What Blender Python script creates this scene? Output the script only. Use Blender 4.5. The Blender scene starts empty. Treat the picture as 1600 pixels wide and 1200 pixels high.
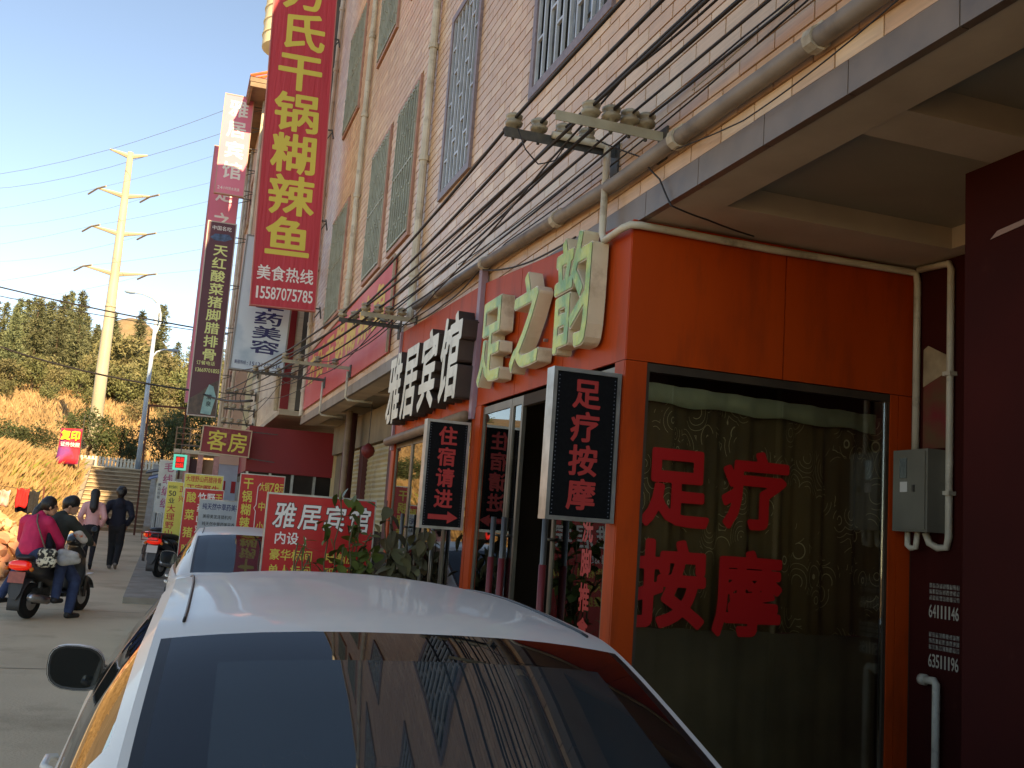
import bpy, bmesh, math, random
import numpy as np
from mathutils import Vector, Matrix
R = math.radians
random.seed(7)
SC = bpy.context.scene
COL = SC.collection

# ------------------------------------------------------------------ camera, sky, sun, exposure
cam_d = bpy.data.cameras.new('camera'); cam = bpy.data.objects.new('camera', cam_d); COL.objects.link(cam)
SC.camera = cam
cam_d.sensor_width = 36.0; cam_d.lens = 36.0 * 1580.0 / 1600.0
cam_d.clip_start = 0.05; cam_d.clip_end = 3000
EYE = 1.66
_dX = Vector((0.94429554, 0.1127762, 0.30917222)); _dY = Vector((-0.32133181, 0.11306119, 0.94019308)); _up = Vector((0.07107602, -0.987167, 0.14300176))
# rows: camera right / up / back, in world axes (X across the street, Y along it, Z up)
right = Vector((_dX.x, _dY.x, _up.x)); upv = -Vector((_dX.y, _dY.y, _up.y)); back = -Vector((_dX.z, _dY.z, _up.z))
M = Matrix.Identity(4)
for i in range(3):
    M[i][0] = right[i]; M[i][1] = upv[i]; M[i][2] = back[i]
M.translation = Vector((0, 0, EYE))
cam.matrix_world = M

SUN_TO = Vector((0.33, -1.70, 1.0)).normalized()
world = bpy.data.worlds.new('World'); SC.world = world; world.use_nodes = True
wn = world.node_tree; wn.nodes.clear()
sky = wn.nodes.new('ShaderNodeTexSky'); sky.sky_type = 'NISHITA'; sky.sun_disc = False
sky.sun_elevation = math.asin(SUN_TO.z); sky.sun_rotation = math.atan2(SUN_TO.x, SUN_TO.y)
sky.altitude = 2600; sky.air_density = 1.0; sky.dust_density = 0.15; sky.ozone_density = 2.6
bg = wn.nodes.new('ShaderNodeBackground'); bg.inputs['Strength'].default_value = 0.11
wo = wn.nodes.new('ShaderNodeOutputWorld')
wn.links.new(sky.outputs[0], bg.inputs[0]); wn.links.new(bg.outputs[0], wo.inputs[0])
sun_d = bpy.data.lights.new('sun', 'SUN'); sun_d.energy = 3.6; sun_d.angle = R(0.53); sun_d.color = (1.0, 0.85, 0.64)
sun = bpy.data.objects.new('sun', sun_d); COL.objects.link(sun)
sun.rotation_euler = (-SUN_TO).to_track_quat('-Z', 'Y').to_euler(); sun.location = (0, -20, 40)
SC.view_settings.view_transform = 'Standard'; SC.view_settings.look = 'None'
SC.view_settings.use_white_balance = True; SC.view_settings.white_balance_temperature = 9200; SC.view_settings.white_balance_tint = 10
SC.view_settings.exposure = 1.62; SC.view_settings.gamma = 1.0
SC.cycles.max_bounces = 8; SC.cycles.transparent_max_bounces = 12
SC.cycles.sample_clamp_indirect = 6.0
SC.cycles.use_adaptive_sampling = True
try: SC.cycles.use_denoising = True
except Exception: pass

# ------------------------------------------------------------------ materials
def srgb(r, g, b):
    f = lambda c: (c/255.0/12.92) if c/255.0 <= 0.04045 else ((c/255.0+0.055)/1.055)**2.4
    return (f(r), f(g), f(b), 1.0)
MATS = {}
def mat(name, c1, c2=None, scale=6.0, rough=0.6, metal=0.0, bump=0.0, bscale=None, stretch=(1,1,1), spec=0.5, coat=0.0, emit=None, estr=0.0, detail=5.0, contrast=(0.3,0.7), wear=None, wscale=2.0, wamt=(0.55,0.75), transm=0.0):
    if name in MATS: return MATS[name]
    m = bpy.data.materials.new(name); m.use_nodes = True; MATS[name] = m
    nt = m.node_tree; b = nt.nodes['Principled BSDF']
    b.inputs['Roughness'].default_value = rough; b.inputs['Metallic'].default_value = metal
    b.inputs['Specular IOR Level'].default_value = spec
    b.inputs['Coat Weight'].default_value = coat; b.inputs['Coat Roughness'].default_value = 0.05
    if transm: b.inputs['Transmission Weight'].default_value = transm
    b.inputs['Base Color'].default_value = c1
    geo = None
    if c2 is not None or bump or wear is not None:
        geo = nt.nodes.new('ShaderNodeNewGeometry')
        mp = nt.nodes.new('ShaderNodeMapping'); mp.inputs['Scale'].default_value = stretch
        nt.links.new(geo.outputs['Position'], mp.inputs['Vector'])
    last = None
    if c2 is not None:
        n = nt.nodes.new('ShaderNodeTexNoise'); n.inputs['Scale'].default_value = scale; n.inputs['Detail'].default_value = detail
        nt.links.new(mp.outputs[0], n.inputs['Vector'])
        r = nt.nodes.new('ShaderNodeValToRGB')
        r.color_ramp.elements[0].position = contrast[0]; r.color_ramp.elements[1].position = contrast[1]
        r.color_ramp.elements[0].color = c1; r.color_ramp.elements[1].color = c2
        nt.links.new(n.outputs['Fac'], r.inputs[0]); nt.links.new(r.outputs[0], b.inputs['Base Color']); last = r.outputs[0]
    if wear is not None:
        n2 = nt.nodes.new('ShaderNodeTexNoise'); n2.inputs['Scale'].default_value = wscale; n2.inputs['Detail'].default_value = 8; n2.inputs['Roughness'].default_value = 0.65
        nt.links.new(mp.outputs[0], n2.inputs['Vector'])
        mr = nt.nodes.new('ShaderNodeMapRange'); mr.inputs[1].default_value = wamt[0]; mr.inputs[2].default_value = wamt[1]
        nt.links.new(n2.outputs['Fac'], mr.inputs[0])
        mx = nt.nodes.new('ShaderNodeMix'); mx.data_type = 'RGBA'
        nt.links.new(mr.outputs[0], mx.inputs[0])
        if last is not None: nt.links.new(last, mx.inputs[6])
        else: mx.inputs[6].default_value = c1
        mx.inputs[7].default_value = wear
        nt.links.new(mx.outputs[2], b.inputs['Base Color'])
    if bump:
        n3 = nt.nodes.new('ShaderNodeTexNoise'); n3.inputs['Scale'].default_value = bscale or scale*4; n3.inputs['Detail'].default_value = 6
        nt.links.new(mp.outputs[0], n3.inputs['Vector'])
        bp = nt.nodes.new('ShaderNodeBump'); bp.inputs['Strength'].default_value = bump; bp.inputs['Distance'].default_value = 0.02
        nt.links.new(n3.outputs['Fac'], bp.inputs['Height']); nt.links.new(bp.outputs[0], b.inputs['Normal'])
    if emit is not None:
        b.inputs['Emission Color'].default_value = emit; b.inputs['Emission Strength'].default_value = estr
    return m
def glass_mat(name, tint, rough=0.02, refl=1.0):
    """thin pane: tinted see-through mixed with a mirror by Fresnel"""
    if name in MATS: return MATS[name]
    m = bpy.data.materials.new(name); m.use_nodes = True; MATS[name] = m
    nt = m.node_tree; nt.nodes.clear()
    o = nt.nodes.new('ShaderNodeOutputMaterial'); mx = nt.nodes.new('ShaderNodeMixShader')
    tr = nt.nodes.new('ShaderNodeBsdfTransparent'); tr.inputs[0].default_value = tint
    gl = nt.nodes.new('ShaderNodeBsdfGlossy'); gl.inputs['Roughness'].default_value = rough; gl.inputs[0].default_value = (.95,.95,.95,1)
    fr = nt.nodes.new('ShaderNodeFresnel'); fr.inputs[0].default_value = 1.45 + 0.35*refl
    nt.links.new(fr.outputs[0], mx.inputs[0]); nt.links.new(tr.outputs[0], mx.inputs[1]); nt.links.new(gl.outputs[0], mx.inputs[2])
    nt.links.new(mx.outputs[0], o.inputs[0])
    return m
def tile_mat(name, c1, c2, c3, py=0.27, pz=0.07):
    if name in MATS: return MATS[name]
    m = bpy.data.materials.new(name); m.use_nodes = True; MATS[name] = m
    nt = m.node_tree; b = nt.nodes['Principled BSDF']; L = nt.links.new
    g = nt.nodes.new('ShaderNodeNewGeometry'); s = nt.nodes.new('ShaderNodeSeparateXYZ'); L(g.outputs['Position'], s.inputs[0])
    def math_(op, a, bb=None):
        n = nt.nodes.new('ShaderNodeMath'); n.operation = op
        for k, v in enumerate((a, bb)):
            if v is None: continue
            if isinstance(v, (int, float)): n.inputs[k].default_value = v
            else: L(v, n.inputs[k])
        return n.outputs[0]
    row = math_('FLOOR', math_('DIVIDE', s.outputs['Z'], pz))
    col = math_('FLOOR', math_('DIVIDE', math_('ADD', s.outputs['Y'], math_('MULTIPLY', math_('MODULO', row, 2.0), py/2)), py))
    cb = nt.nodes.new('ShaderNodeCombineXYZ'); L(row, cb.inputs[0]); L(col, cb.inputs[1])
    wn_ = nt.nodes.new('ShaderNodeTexWhiteNoise'); wn_.noise_dimensions = '3D'; L(cb.outputs[0], wn_.inputs['Vector'])
    r = nt.nodes.new('ShaderNodeValToRGB'); r.color_ramp.elements[0].color = c1; r.color_ramp.elements[1].color = c2
    e = r.color_ramp.elements.new(0.5); e.color = c3
    L(wn_.outputs['Value'], r.inputs[0])
    mp = nt.nodes.new('ShaderNodeMapping'); mp.inputs['Scale'].default_value = (1, 2.2, 55); L(g.outputs['Position'], mp.inputs[0])
    n = nt.nodes.new('ShaderNodeTexNoise'); n.inputs['Scale'].default_value = 1.6; n.inputs['Detail'].default_value = 3; L(mp.outputs[0], n.inputs['Vector'])
    n2 = nt.nodes.new('ShaderNodeTexNoise'); n2.inputs['Scale'].default_value = 0.9; n2.inputs['Detail'].default_value = 6; L(g.outputs['Position'], n2.inputs['Vector'])
    mp3 = nt.nodes.new('ShaderNodeMapping'); mp3.inputs['Scale'].default_value = (1, 4.0, .22); L(g.outputs['Position'], mp3.inputs[0])
    n4 = nt.nodes.new('ShaderNodeTexNoise'); n4.inputs['Scale'].default_value = 1.3; n4.inputs['Detail'].default_value = 7; L(mp3.outputs[0], n4.inputs['Vector'])
    ad = math_('ADD', math_('ADD', math_('MULTIPLY', n.outputs['Fac'], 0.5), math_('MULTIPLY', n2.outputs['Fac'], 0.38)), math_('MULTIPLY', n4.outputs['Fac'], 0.5))
    hs = nt.nodes.new('ShaderNodeHueSaturation'); L(r.outputs[0], hs.inputs['Color']); L(math_('ADD', ad, 0.35), hs.inputs['Value'])
    L(hs.outputs[0], b.inputs['Base Color'])
    b.inputs['Roughness'].default_value = 0.36
    bp = nt.nodes.new('ShaderNodeBump'); bp.inputs['Strength'].default_value = 0.25; bp.inputs['Distance'].default_value = 0.004
    L(n.outputs['Fac'], bp.inputs['Height']); L(bp.outputs[0], b.inputs['Normal'])
    return m

# ------------------------------------------------------------------ mesh helpers
class MB:
    def __init__(self): self.v = []; self.f = []; self.m = []; self.cur = 0
    def add(self, vs, fs):
        o = len(self.v); self.v.extend([tuple(p) for p in vs])
        for f in fs: self.f.append(tuple(i+o for i in f)); self.m.append(self.cur)
        return self
    def box(self, x0, y0, z0, x1, y1, z1):
        x0, x1 = min(x0,x1), max(x0,x1); y0, y1 = min(y0,y1), max(y0,y1); z0, z1 = min(z0,z1), max(z0,z1)
        vs = [(x0,y0,z0),(x1,y0,z0),(x1,y1,z0),(x0,y1,z0),(x0,y0,z1),(x1,y0,z1),(x1,y1,z1),(x0,y1,z1)]
        return self.add(vs, [(0,3,2,1),(4,5,6,7),(0,1,5,4),(1,2,6,5),(2,3,7,6),(3,0,4,7)])
    def obox(self, c, ax, ay, az):
        """box from centre and three half-axis vectors"""
        c = Vector(c); ax = Vector(ax); ay = Vector(ay); az = Vector(az)
        if ax.cross(ay).dot(az) < 0: ax = -ax
        vs = [c+sx*ax+sy*ay+sz*az for sz in (-1,1) for sx, sy in ((-1,-1),(1,-1),(1,1),(-1,1))]
        return self.add(vs, [(0,3,2,1),(4,5,6,7),(0,1,5,4),(1,2,6,5),(2,3,7,6),(3,0,4,7)])
    def bar(self, p, q, w, h=None):
        p = Vector(p); q = Vector(q); d = (q-p); L = d.length; d.normalize()
        a = Vector((0,0,1)) if abs(d.z) < 0.9 else Vector((0,1,0))
        s = d.cross(a).normalized(); t = s.cross(d).normalized()
        return self.obox((p+q)/2, d*L/2, s*w/2, t*(h or w)/2)
    def tube(self, pts, r, seg=8, cap=True):
        pts = [Vector(p) for p in pts]; n = len(pts)
        rs = r if isinstance(r, (list, tuple)) else [r]*n
        vs = []; fs = []; ref = None
        for i, p in enumerate(pts):
            d = (pts[min(i+1,n-1)]-pts[max(i-1,0)]).normalized()
            if ref is None:
                a = Vector((0,0,1)) if abs(d.z) < 0.9 else Vector((1,0,0)); ref = d.cross(a).normalized()
            else:
                ref = (ref - d*ref.dot(d)).normalized()
            b = d.cross(ref)
            for k in range(seg):
                t = 2*math.pi*k/seg; vs.append(p + (ref*math.cos(t)+b*math.sin(t))*rs[i])
        for i in range(n-1):
            for k in range(seg):
                a0 = i*seg+k; a1 = i*seg+(k+1)%seg; fs.append((a0, a1, a1+seg, a0+seg))
        if cap:
            fs.append(tuple(reversed(range(seg)))); fs.append(tuple((n-1)*seg+k for k in range(seg)))
        return self.add(vs, fs)
    def lathe(self, prof, c=(0,0,0), seg=16, axis='Z'):
        """prof: (radius, height) pairs"""
        vs = []; fs = []; c = Vector(c); n = len(prof)
        for (r, h) in prof:
            for k in range(seg):
                t = 2*math.pi*k/seg; a, b2 = r*math.cos(t), r*math.sin(t)
                vs.append(c + (Vector((a,b2,h)) if axis == 'Z' else Vector((h,a,b2)) if axis == 'X' else Vector((b2,h,a))))
        for i in range(n-1):
            for k in range(seg):
                a0 = i*seg+k; a1 = i*seg+(k+1)%seg; fs.append((a0, a1, a1+seg, a0+seg))
        fs.append(tuple(reversed(range(seg)))); fs.append(tuple((n-1)*seg+k for k in range(seg)))
        return self.add(vs, fs)
    def prism(self, poly, a, b):
        """closed polygon of 3D points swept from offset a to offset b"""
        a = Vector(a); b = Vector(b); n = len(poly); P = [Vector(p) for p in poly]
        vs = [p+a for p in P]+[p+b for p in P]
        fs = [tuple(reversed(range(n))), tuple(range(n, 2*n))]+[(i, (i+1)%n, (i+1)%n+n, i+n) for i in range(n)]
        return self.add(vs, fs)
    def grid(self, rows, flip=False):
        n = len(rows); m_ = len(rows[0]); vs = [p for r in rows for p in r]; fs = []
        for i in range(n-1):
            for j in range(m_-1):
                q = (i*m_+j, i*m_+j+1, (i+1)*m_+j+1, (i+1)*m_+j)
                fs.append(tuple(reversed(q)) if flip else q)
        return self.add(vs, fs)
    def mesh(self, name, mats, smooth=False):
        me = bpy.data.meshes.new(name); me.from_pydata([tuple(p) for p in self.v], [], self.f)
        for m_ in (mats if isinstance(mats, (list, tuple)) else [mats]): me.materials.append(m_)
        if len(set(self.m)) > 1: me.polygons.foreach_set('material_index', self.m)
        if smooth: me.polygons.foreach_set('use_smooth', [True]*len(self.f))
        me.update(); return me
    def build(self, name, mats, parent=None, smooth=False, loc=None):
        return link(name, self.mesh(name, mats, smooth), parent, loc)
def link(name, me, parent=None, loc=None):
    o = bpy.data.objects.new(name, me); COL.objects.link(o)
    if parent is not None: o.parent = parent
    if loc is not None: o.location = loc
    return o
def tag(o, label=None, cat=None, group=None, kind=None):
    if label: o['label'] = label
    if cat: o['category'] = cat
    if group: o['group'] = group
    if kind: o['kind'] = kind
    return o
def thing(name, label, cat, loc=(0,0,0), rz=0.0, group=None):
    o = bpy.data.objects.new(name, None); COL.objects.link(o); o.location = loc; o.rotation_euler = (0,0,rz)
    o.empty_display_size = 0.1
    return tag(o, label, cat, group)
def smooth_angle(o, deg=40):
    me = o.data
    try:
        me.polygons.foreach_set('use_smooth', [True]*len(me.polygons)); me.set_sharp_from_angle(angle=R(deg))
    except Exception: pass
    return o
_GL = {}
def _outline(ch):
    """boundary segments of the plain glyph, in em units"""
    c = bpy.data.curves.new('glyph', 'FONT'); c.body = ch; c.size = 1.0; c.resolution_u = 3; c.fill_mode = 'FRONT'
    o = bpy.data.objects.new('glyph', c); me = bpy.data.meshes.new_from_object(o)
    co = np.array([v.co[:2] for v in me.vertices]) if len(me.vertices) else np.zeros((0,2))
    ed = {}
    for p in me.polygons:
        f = list(p.vertices)
        for k in range(len(f)): ed[(f[k], f[(k+1)%len(f)])] = 1
    seg = [(a, b) for (a, b) in ed if (b, a) not in ed]
    bpy.data.objects.remove(o); bpy.data.curves.remove(c); bpy.data.meshes.remove(me)
    return co, seg
def _simplify(P, tol):
    n = len(P)
    if n < 5: return P
    keep = [False]*n; keep[0] = True; far = max(range(n), key=lambda q: (P[q][0]-P[0][0])**2+(P[q][1]-P[0][1])**2); keep[far] = True
    st = [(0, far), (far, n)]
    while st:
        a, b = st.pop()
        if b-a < 2: continue
        ax, ay = P[a]; bx, by = P[b % n]; dx, dy = bx-ax, by-ay; L = math.hypot(dx, dy) or 1e-9
        best, bi = 0, -1
        for q in range(a+1, b):
            d = abs((P[q][0]-ax)*dy-(P[q][1]-ay)*dx)/L
            if d > best: best, bi = d, q
        if best > tol: keep[bi] = True; st += [(a, bi), (bi, b)]
    return [p for p, k in zip(P, keep) if k]
def glyph(ch, bold=0.02, res=2):
    """glyph thickened by `bold` em: contour of its distance field, filled as a flat curve"""
    key = (ch, round(bold,4), res)
    if key in _GL: return _GL[key]
    co, seg = _outline(ch)
    if not len(co): _GL[key] = ([], []); return _GL[key]
    N = {1: 40, 2: 56, 3: 84, 4: 100}[res]
    x0, x1 = co[:,0].min()-.09, co[:,0].max()+.09; y0, y1 = co[:,1].min()-.09, co[:,1].max()+.09
    nx = max(12, int(N*(x1-x0))); ny = max(12, int(N*(y1-y0)))
    gx, gy = np.meshgrid(np.linspace(x0, x1, nx), np.linspace(y0, y1, ny), indexing='ij')
    P = np.stack([gx.ravel(), gy.ravel()], 1)
    A = co[[a for a, b in seg]]; B = co[[b for a, b in seg]]; D = B-A
    d2 = np.full(len(P), 9.0); ins = np.zeros(len(P), int)
    for a, b, d in zip(A, B, D):
        t = np.clip(((P-a)@d)/max(d@d, 1e-12), 0, 1); q = P-(a+t[:,None]*d); d2 = np.minimum(d2, (q*q).sum(1))
        if a[1] != b[1]:
            m_ = (P[:,1] >= min(a[1],b[1])) & (P[:,1] < max(a[1],b[1]))
            xi = a[0]+(P[:,1]-a[1])*(b[0]-a[0])/(b[1]-a[1]); ins += (m_ & (P[:,0] < xi))
    sd = (np.sqrt(d2)*np.where(ins % 2 == 1, -1, 1)-bold).reshape(nx, ny)
    sd[np.abs(sd) < 1e-5] = 1e-5
    xsn = np.linspace(x0, x1, nx); ysn = np.linspace(y0, y1, ny)
    nxt = {}; pos = {}
    def ept(i, j, k):           # k 0: edge along x from (i,j); k 1: edge along y
        e = (i, j, k)
        if e not in pos:
            a = sd[i, j]; b = sd[i+1, j] if k == 0 else sd[i, j+1]; t = a/(a-b)
            pos[e] = (xsn[i]+(xsn[1]-xsn[0])*t, ysn[j]) if k == 0 else (xsn[i], ysn[j]+(ysn[1]-ysn[0])*t)
        return e
    S = sd < 0
    cells = np.argwhere((S[:-1,:-1] != S[1:,:-1]) | (S[:-1,:-1] != S[:-1,1:]) | (S[:-1,:-1] != S[1:,1:]))
    for i, j in cells:
        i = int(i); j = int(j)
        ring = [S[i,j], S[i+1,j], S[i+1,j+1], S[i,j+1]]
        eds = [(i,j,0), (i+1,j,1), (i,j+1,0), (i,j,1)]
        ins_ = []; outs = []
        for k in range(4):
            if ring[k] != ring[(k+1)%4]: (outs if ring[k] else ins_).append(k)
        for k in outs:           # leave the inside across edge k; pair with the next entering edge
            m2 = min(ins_, key=lambda q: (q-k) % 4 if len(ins_) > 1 else 0)
            nxt[ept(*eds[k])] = ept(*eds[m2]); 
    loops = []; seen = set()
    for e0 in list(nxt):
        if e0 in seen: continue
        L_ = []; e = e0
        while e is not None and e not in seen:
            seen.add(e); L_.append(pos[e]); e = nxt.get(e)
        if len(L_) > 5: loops.append(_simplify(L_, 0.0035 if res > 2 else 0.006))
    c = bpy.data.curves.new('glyph', 'CURVE'); c.dimensions = '2D'; c.fill_mode = 'FRONT'
    for L_ in loops:
        if len(L_) < 3: continue
        sp = c.splines.new('POLY'); sp.points.add(len(L_)-1); sp.use_cyclic_u = True
        for q, p in zip(sp.points, L_): q.co = (p[0], p[1], 0, 1)
    o = bpy.data.objects.new('glyph', c); me = bpy.data.meshes.new_from_object(o)
    vs = [tuple(v.co) for v in me.vertices]; fs = []
    for p in me.polygons: fs.append(tuple(p.vertices) if p.normal.z >= 0 else tuple(reversed(p.vertices)))
    bpy.data.objects.remove(o); bpy.data.curves.remove(c); bpy.data.meshes.remove(me)
    _GL[key] = (vs, fs); return _GL[key]
def solid_glyph(ch, bold, res, depth):
    """glyph with front at n=depth, back at n=0, and side walls"""
    vs, fs = glyph(ch, bold, res)
    ed = {}
    for f in fs:
        for i in range(len(f)):
            a, b = f[i], f[(i+1)%len(f)]; ed[(a,b)] = 1
    n = len(vs); V = [(p[0],p[1],depth) for p in vs]+[(p[0],p[1],0.0) for p in vs]; F = list(fs)
    for (a, b) in ed:
        if (b, a) not in ed: F.append((a, a+n, b+n, b))
    return V, F
def put_text(mb, s, o, r, u, w, h, step=None, vertical=False, bold=0.02, res=2, depth=0.0, skew=0.0):
    """write s with every character in a w x h cell; o is the lower-left (or, if vertical, the top-left) corner"""
    o = Vector(o); r = Vector(r).normalized(); u = Vector(u).normalized(); n = r.cross(u)
    x = 0.0; y = -h if vertical else 0.0
    for ch in s:
        if ch != ' ':
            if depth: V, F = solid_glyph(ch, bold, res, depth)
            else:
                V, F = glyph(ch, bold, res)
            asc = ord(ch) < 256
            if len(V):
                if asc:
                    xs = [p[0] for p in V]; x0, x1 = min(xs), max(xs); ys = [p[1] for p in V]
                    cw = w; sx = min(cw*0.92/max(x1-x0, .25), h*1.35); ox = (cw-(x1-x0)*sx)/2 - x0*sx; sy = h/0.74; oy = 0.0
                else: sx = w; ox = 0.0; sy = h; oy = 0.12*h
                mb.add([o + r*(x+ox+p[0]*sx+skew*p[1]*sy) + u*(y+oy+p[1]*sy) + n*p[2] for p in V], F)
        if vertical: y -= (step or h)
        else: x += (step or w)
    return mb
XA = Vector((1,0,0)); YA = Vector((0,1,0)); ZA = Vector((0,0,1))
def text_part(name, s, m, parent, o, r, u, w, h, step=None, vertical=False, single=False, **k):
    """lettering as parts: one object per character, or (single) one joined line of small print"""
    if single or len(s) == 1:
        ob = put_text(MB(), s, o, r, u, w, h, step=step, vertical=vertical, **k).build(name, m, parent)
        if single: ob['kind'] = 'stuff'
        return ob
    o = Vector(o); rr = Vector(r).normalized(); uu = Vector(u).normalized()
    for i, ch in enumerate(s):
        if ch == ' ': continue
        p = o+(-uu*i*(step or h) if vertical else rr*i*(step or w))
        put_text(MB(), ch, p, r, u, w, h, vertical=vertical, **k).build(name, m, parent)
def ground_z(y):
    t = y-10.0
    return 0.0 if t < 0 else (0.0175*t*t/6.0 if t < 3 else 0.0175*(t-1.5))
def copy_tree(o, parent=None):
    c = o.copy(); COL.objects.link(c); c.parent = parent
    for ch in list(o.children): copy_tree(ch, c)
    return c

# colours shared by many things
ORANGE = mat('orange_panel', srgb(192,68,20), srgb(176,60,17), scale=1.2, rough=0.5, spec=0.2, wear=srgb(120,46,22), wscale=1.6, wamt=(0.5,0.85), stretch=(3,3,.6))
PVC = mat('pvc', srgb(214,204,182), srgb(180,168,146), scale=3, rough=0.5, wear=srgb(120,104,84), wscale=4)
DARKSTEEL = mat('dark_steel', srgb(62,62,60), srgb(96,90,80), scale=14, rough=0.6, metal=0.3)
SILVER = mat('brushed_frame', srgb(190,188,182), srgb(150,146,138), scale=8, rough=0.38, metal=0.75)
BLACKCABLE = mat('cable_black', srgb(38,32,30), rough=0.6)
CONCRETE = mat('concrete_soffit', srgb(204,188,164), srgb(180,164,142), scale=2.2, rough=0.9, bump=0.15, wear=srgb(120,104,88), wscale=1.2, wamt=(0.6,0.85))

# ================================================================== SETTING: terrain, road, pavement, stairs
def sstep(a, b, x):
    t = min(1.0, max(0.0, (x-a)/(b-a))); return t*t*(3-2*t)
_HP = [(48,3.15),(58,3.4),(66,4.6),(80,8.2),(105,12.8),(140,17.0),(180,19.0),(260,20.0),(420,22.0),(1400,24.0)]
def hill_z(x, y):
    for (a, za), (b, zb) in zip(_HP, _HP[1:]):
        if y <= b:
            t = (y-a)/(b-a); z = za+(zb-za)*t; break
    else: z = _HP[-1][1]
    f = 1.0-0.30*sstep(-14, 12, x)+0.05*math.sin(x*0.13+1.0)
    k = 10.5*math.exp(-((x+7)/8.0)**2-((y-150)/16.0)**2)
    return 3.15+(z-3.15)*f+k
def terr(x, y):
    base = ground_z(y) if y < 42 else ground_z(42)
    bank = 0.0
    if x < -3.2:
        bump = 0.12*math.sin(x*1.7+y*0.9)+0.1*math.sin(y*1.9-x)
        bank = (2.55+bump)*sstep(-3.5, -5.3, x)*sstep(19.0, 31.0, y)
    top = hill_z(x, max(y, 48.0))
    if x < -3.35: t = sstep(34, 49, y)
    elif x < -0.55: t = 0.0 if y < 42 else min(1.0, (y-42)/6.0)
    else: t = sstep(46.8, 48.2, y)
    z = base+bank; z = z+(top-z)*t
    if -3.6 < x < -0.3 and y < 48.6: z -= 0.30 if y > 41.5 else 0.06
    return z - (0.03 if y < 42 and x > -3.4 else 0.0)
ys = list(np.arange(-60, 16, 4.0))+list(np.arange(16, 60, 0.5))+list(np.arange(60, 150, 2.0))+list(np.arange(150, 300, 10.0))+[320,380,460,600,900,1400]
xs = [-900,-500,-300,-200,-140,-100,-80]+list(np.arange(-70,-22,3.0))+list(np.arange(-22,-8,1.0))+list(np.arange(-8,3.1,0.3))+list(np.arange(4,30,2.0))+[36,50,70,100,150,220,320,500,900]
GROUND = mat('dry_ground', srgb(158,132,98), srgb(126,104,76), scale=0.35, rough=0.95, bump=0.6, bscale=3.0, wear=srgb(122,110,66), wscale=0.5, wamt=(0.5,0.75))
mb = MB(); mb.grid([[(x, y, terr(x, y)) for x in xs] for y in ys])
tag(mb.build('ground', GROUND, smooth=True), kind='structure')

ROAD = mat('dusty_concrete_road', srgb(216,194,158), srgb(194,172,138), scale=0.6, rough=0.85, bump=0.2, bscale=40, wear=srgb(168,146,114), wscale=0.8, wamt=(0.52,0.72))
mb = MB(); rows = []
for y in list(np.arange(-40, 10, 5.0))+list(np.arange(10, 42.01, 0.5)):
    rows.append([(x, y, ground_z(y)+0.004) for x in (-3.25,-2,-1,0,1,2,3,4.4)])
mb.grid(rows); road = tag(mb.build('road', ROAD), kind='structure')
# raised pavement in front of the far shops
KERB = mat('kerb_concrete', srgb(168,158,142), srgb(138,128,112), scale=3, rough=0.9, bump=0.2)
mb = MB()
for k in range(26):
    y0 = 17.2+k*0.9; y1 = y0+0.9
    z0, z1 = ground_z(y0), ground_z(y1)
    mb.add([(-.48,y0,z0-.1),(4.3,y0,z0-.1),(4.3,y1,z1-.1),(-.48,y1,z1-.1),(-.48,y0,z0+.10),(4.3,y0,z0+.10),(4.3,y1,z1+.10),(-.48,y1,z1+.10)],
           [(4,5,6,7),(0,1,5,4),(3,0,4,7),(2,3,7,6)])
tag(mb.build('pavement', KERB), kind='structure')
# painted drain strip / joints in the road: a few real saw-cut joints
JOINT = mat('road_joint', srgb(96,84,70), rough=0.95)
mb = MB()
for y in np.arange(6, 41, 5.0):
    z = ground_z(y)+0.0075
    mb.add([(-3.2,y,z),(2.2,y,z),(2.2,y+.018,z),(-3.2,y+.018,z)], [(0,1,2,3)])
mb.build('joint', JOINT, road)

# stairs up to the terrace
STEP = mat('stair_stone', srgb(176,156,128), srgb(140,124,100), scale=2.5, rough=0.9, bump=0.3, wear=srgb(110,98,80), wscale=1.6, wamt=(0.5,0.75))
stairs = bpy.data.objects.new('stairs', None); COL.objects.link(stairs); tag(stairs, kind='structure')
zb = ground_z(42)
NST = 15
for k in range(NST):
    z0 = zb+k*(3.15-zb)/NST; z1 = zb+(k+1)*(3.15-zb)/NST; y0 = 42+k*6.0/NST
    sp = MB().box(-3.25, y0+0.06, z0-0.25, -0.75, y0+6.0/NST+0.10, z1-0.05).build('step', STEP, stairs)
    MB().box(-3.25, y0, z1-.049, -0.75, y0+6.0/NST+.09, z1).build('tread', mat('stair_tread', srgb(196,178,150), srgb(166,148,122), scale=3, rough=.9), sp)
for x0, x1 in ((-3.62,-3.25),(-0.75,-0.42)):
    mb = MB()
    mb.prism([(x0,41.6,zb-.2),(x0,41.6,zb+.28),(x0,48.2,3.15+.3),(x0,49.0,3.15+.3),(x0,49.0,zb-.2)], (0,0,0), (x1-x0,0,0))
    mb.build('side_wall', KERB, stairs)

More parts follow.
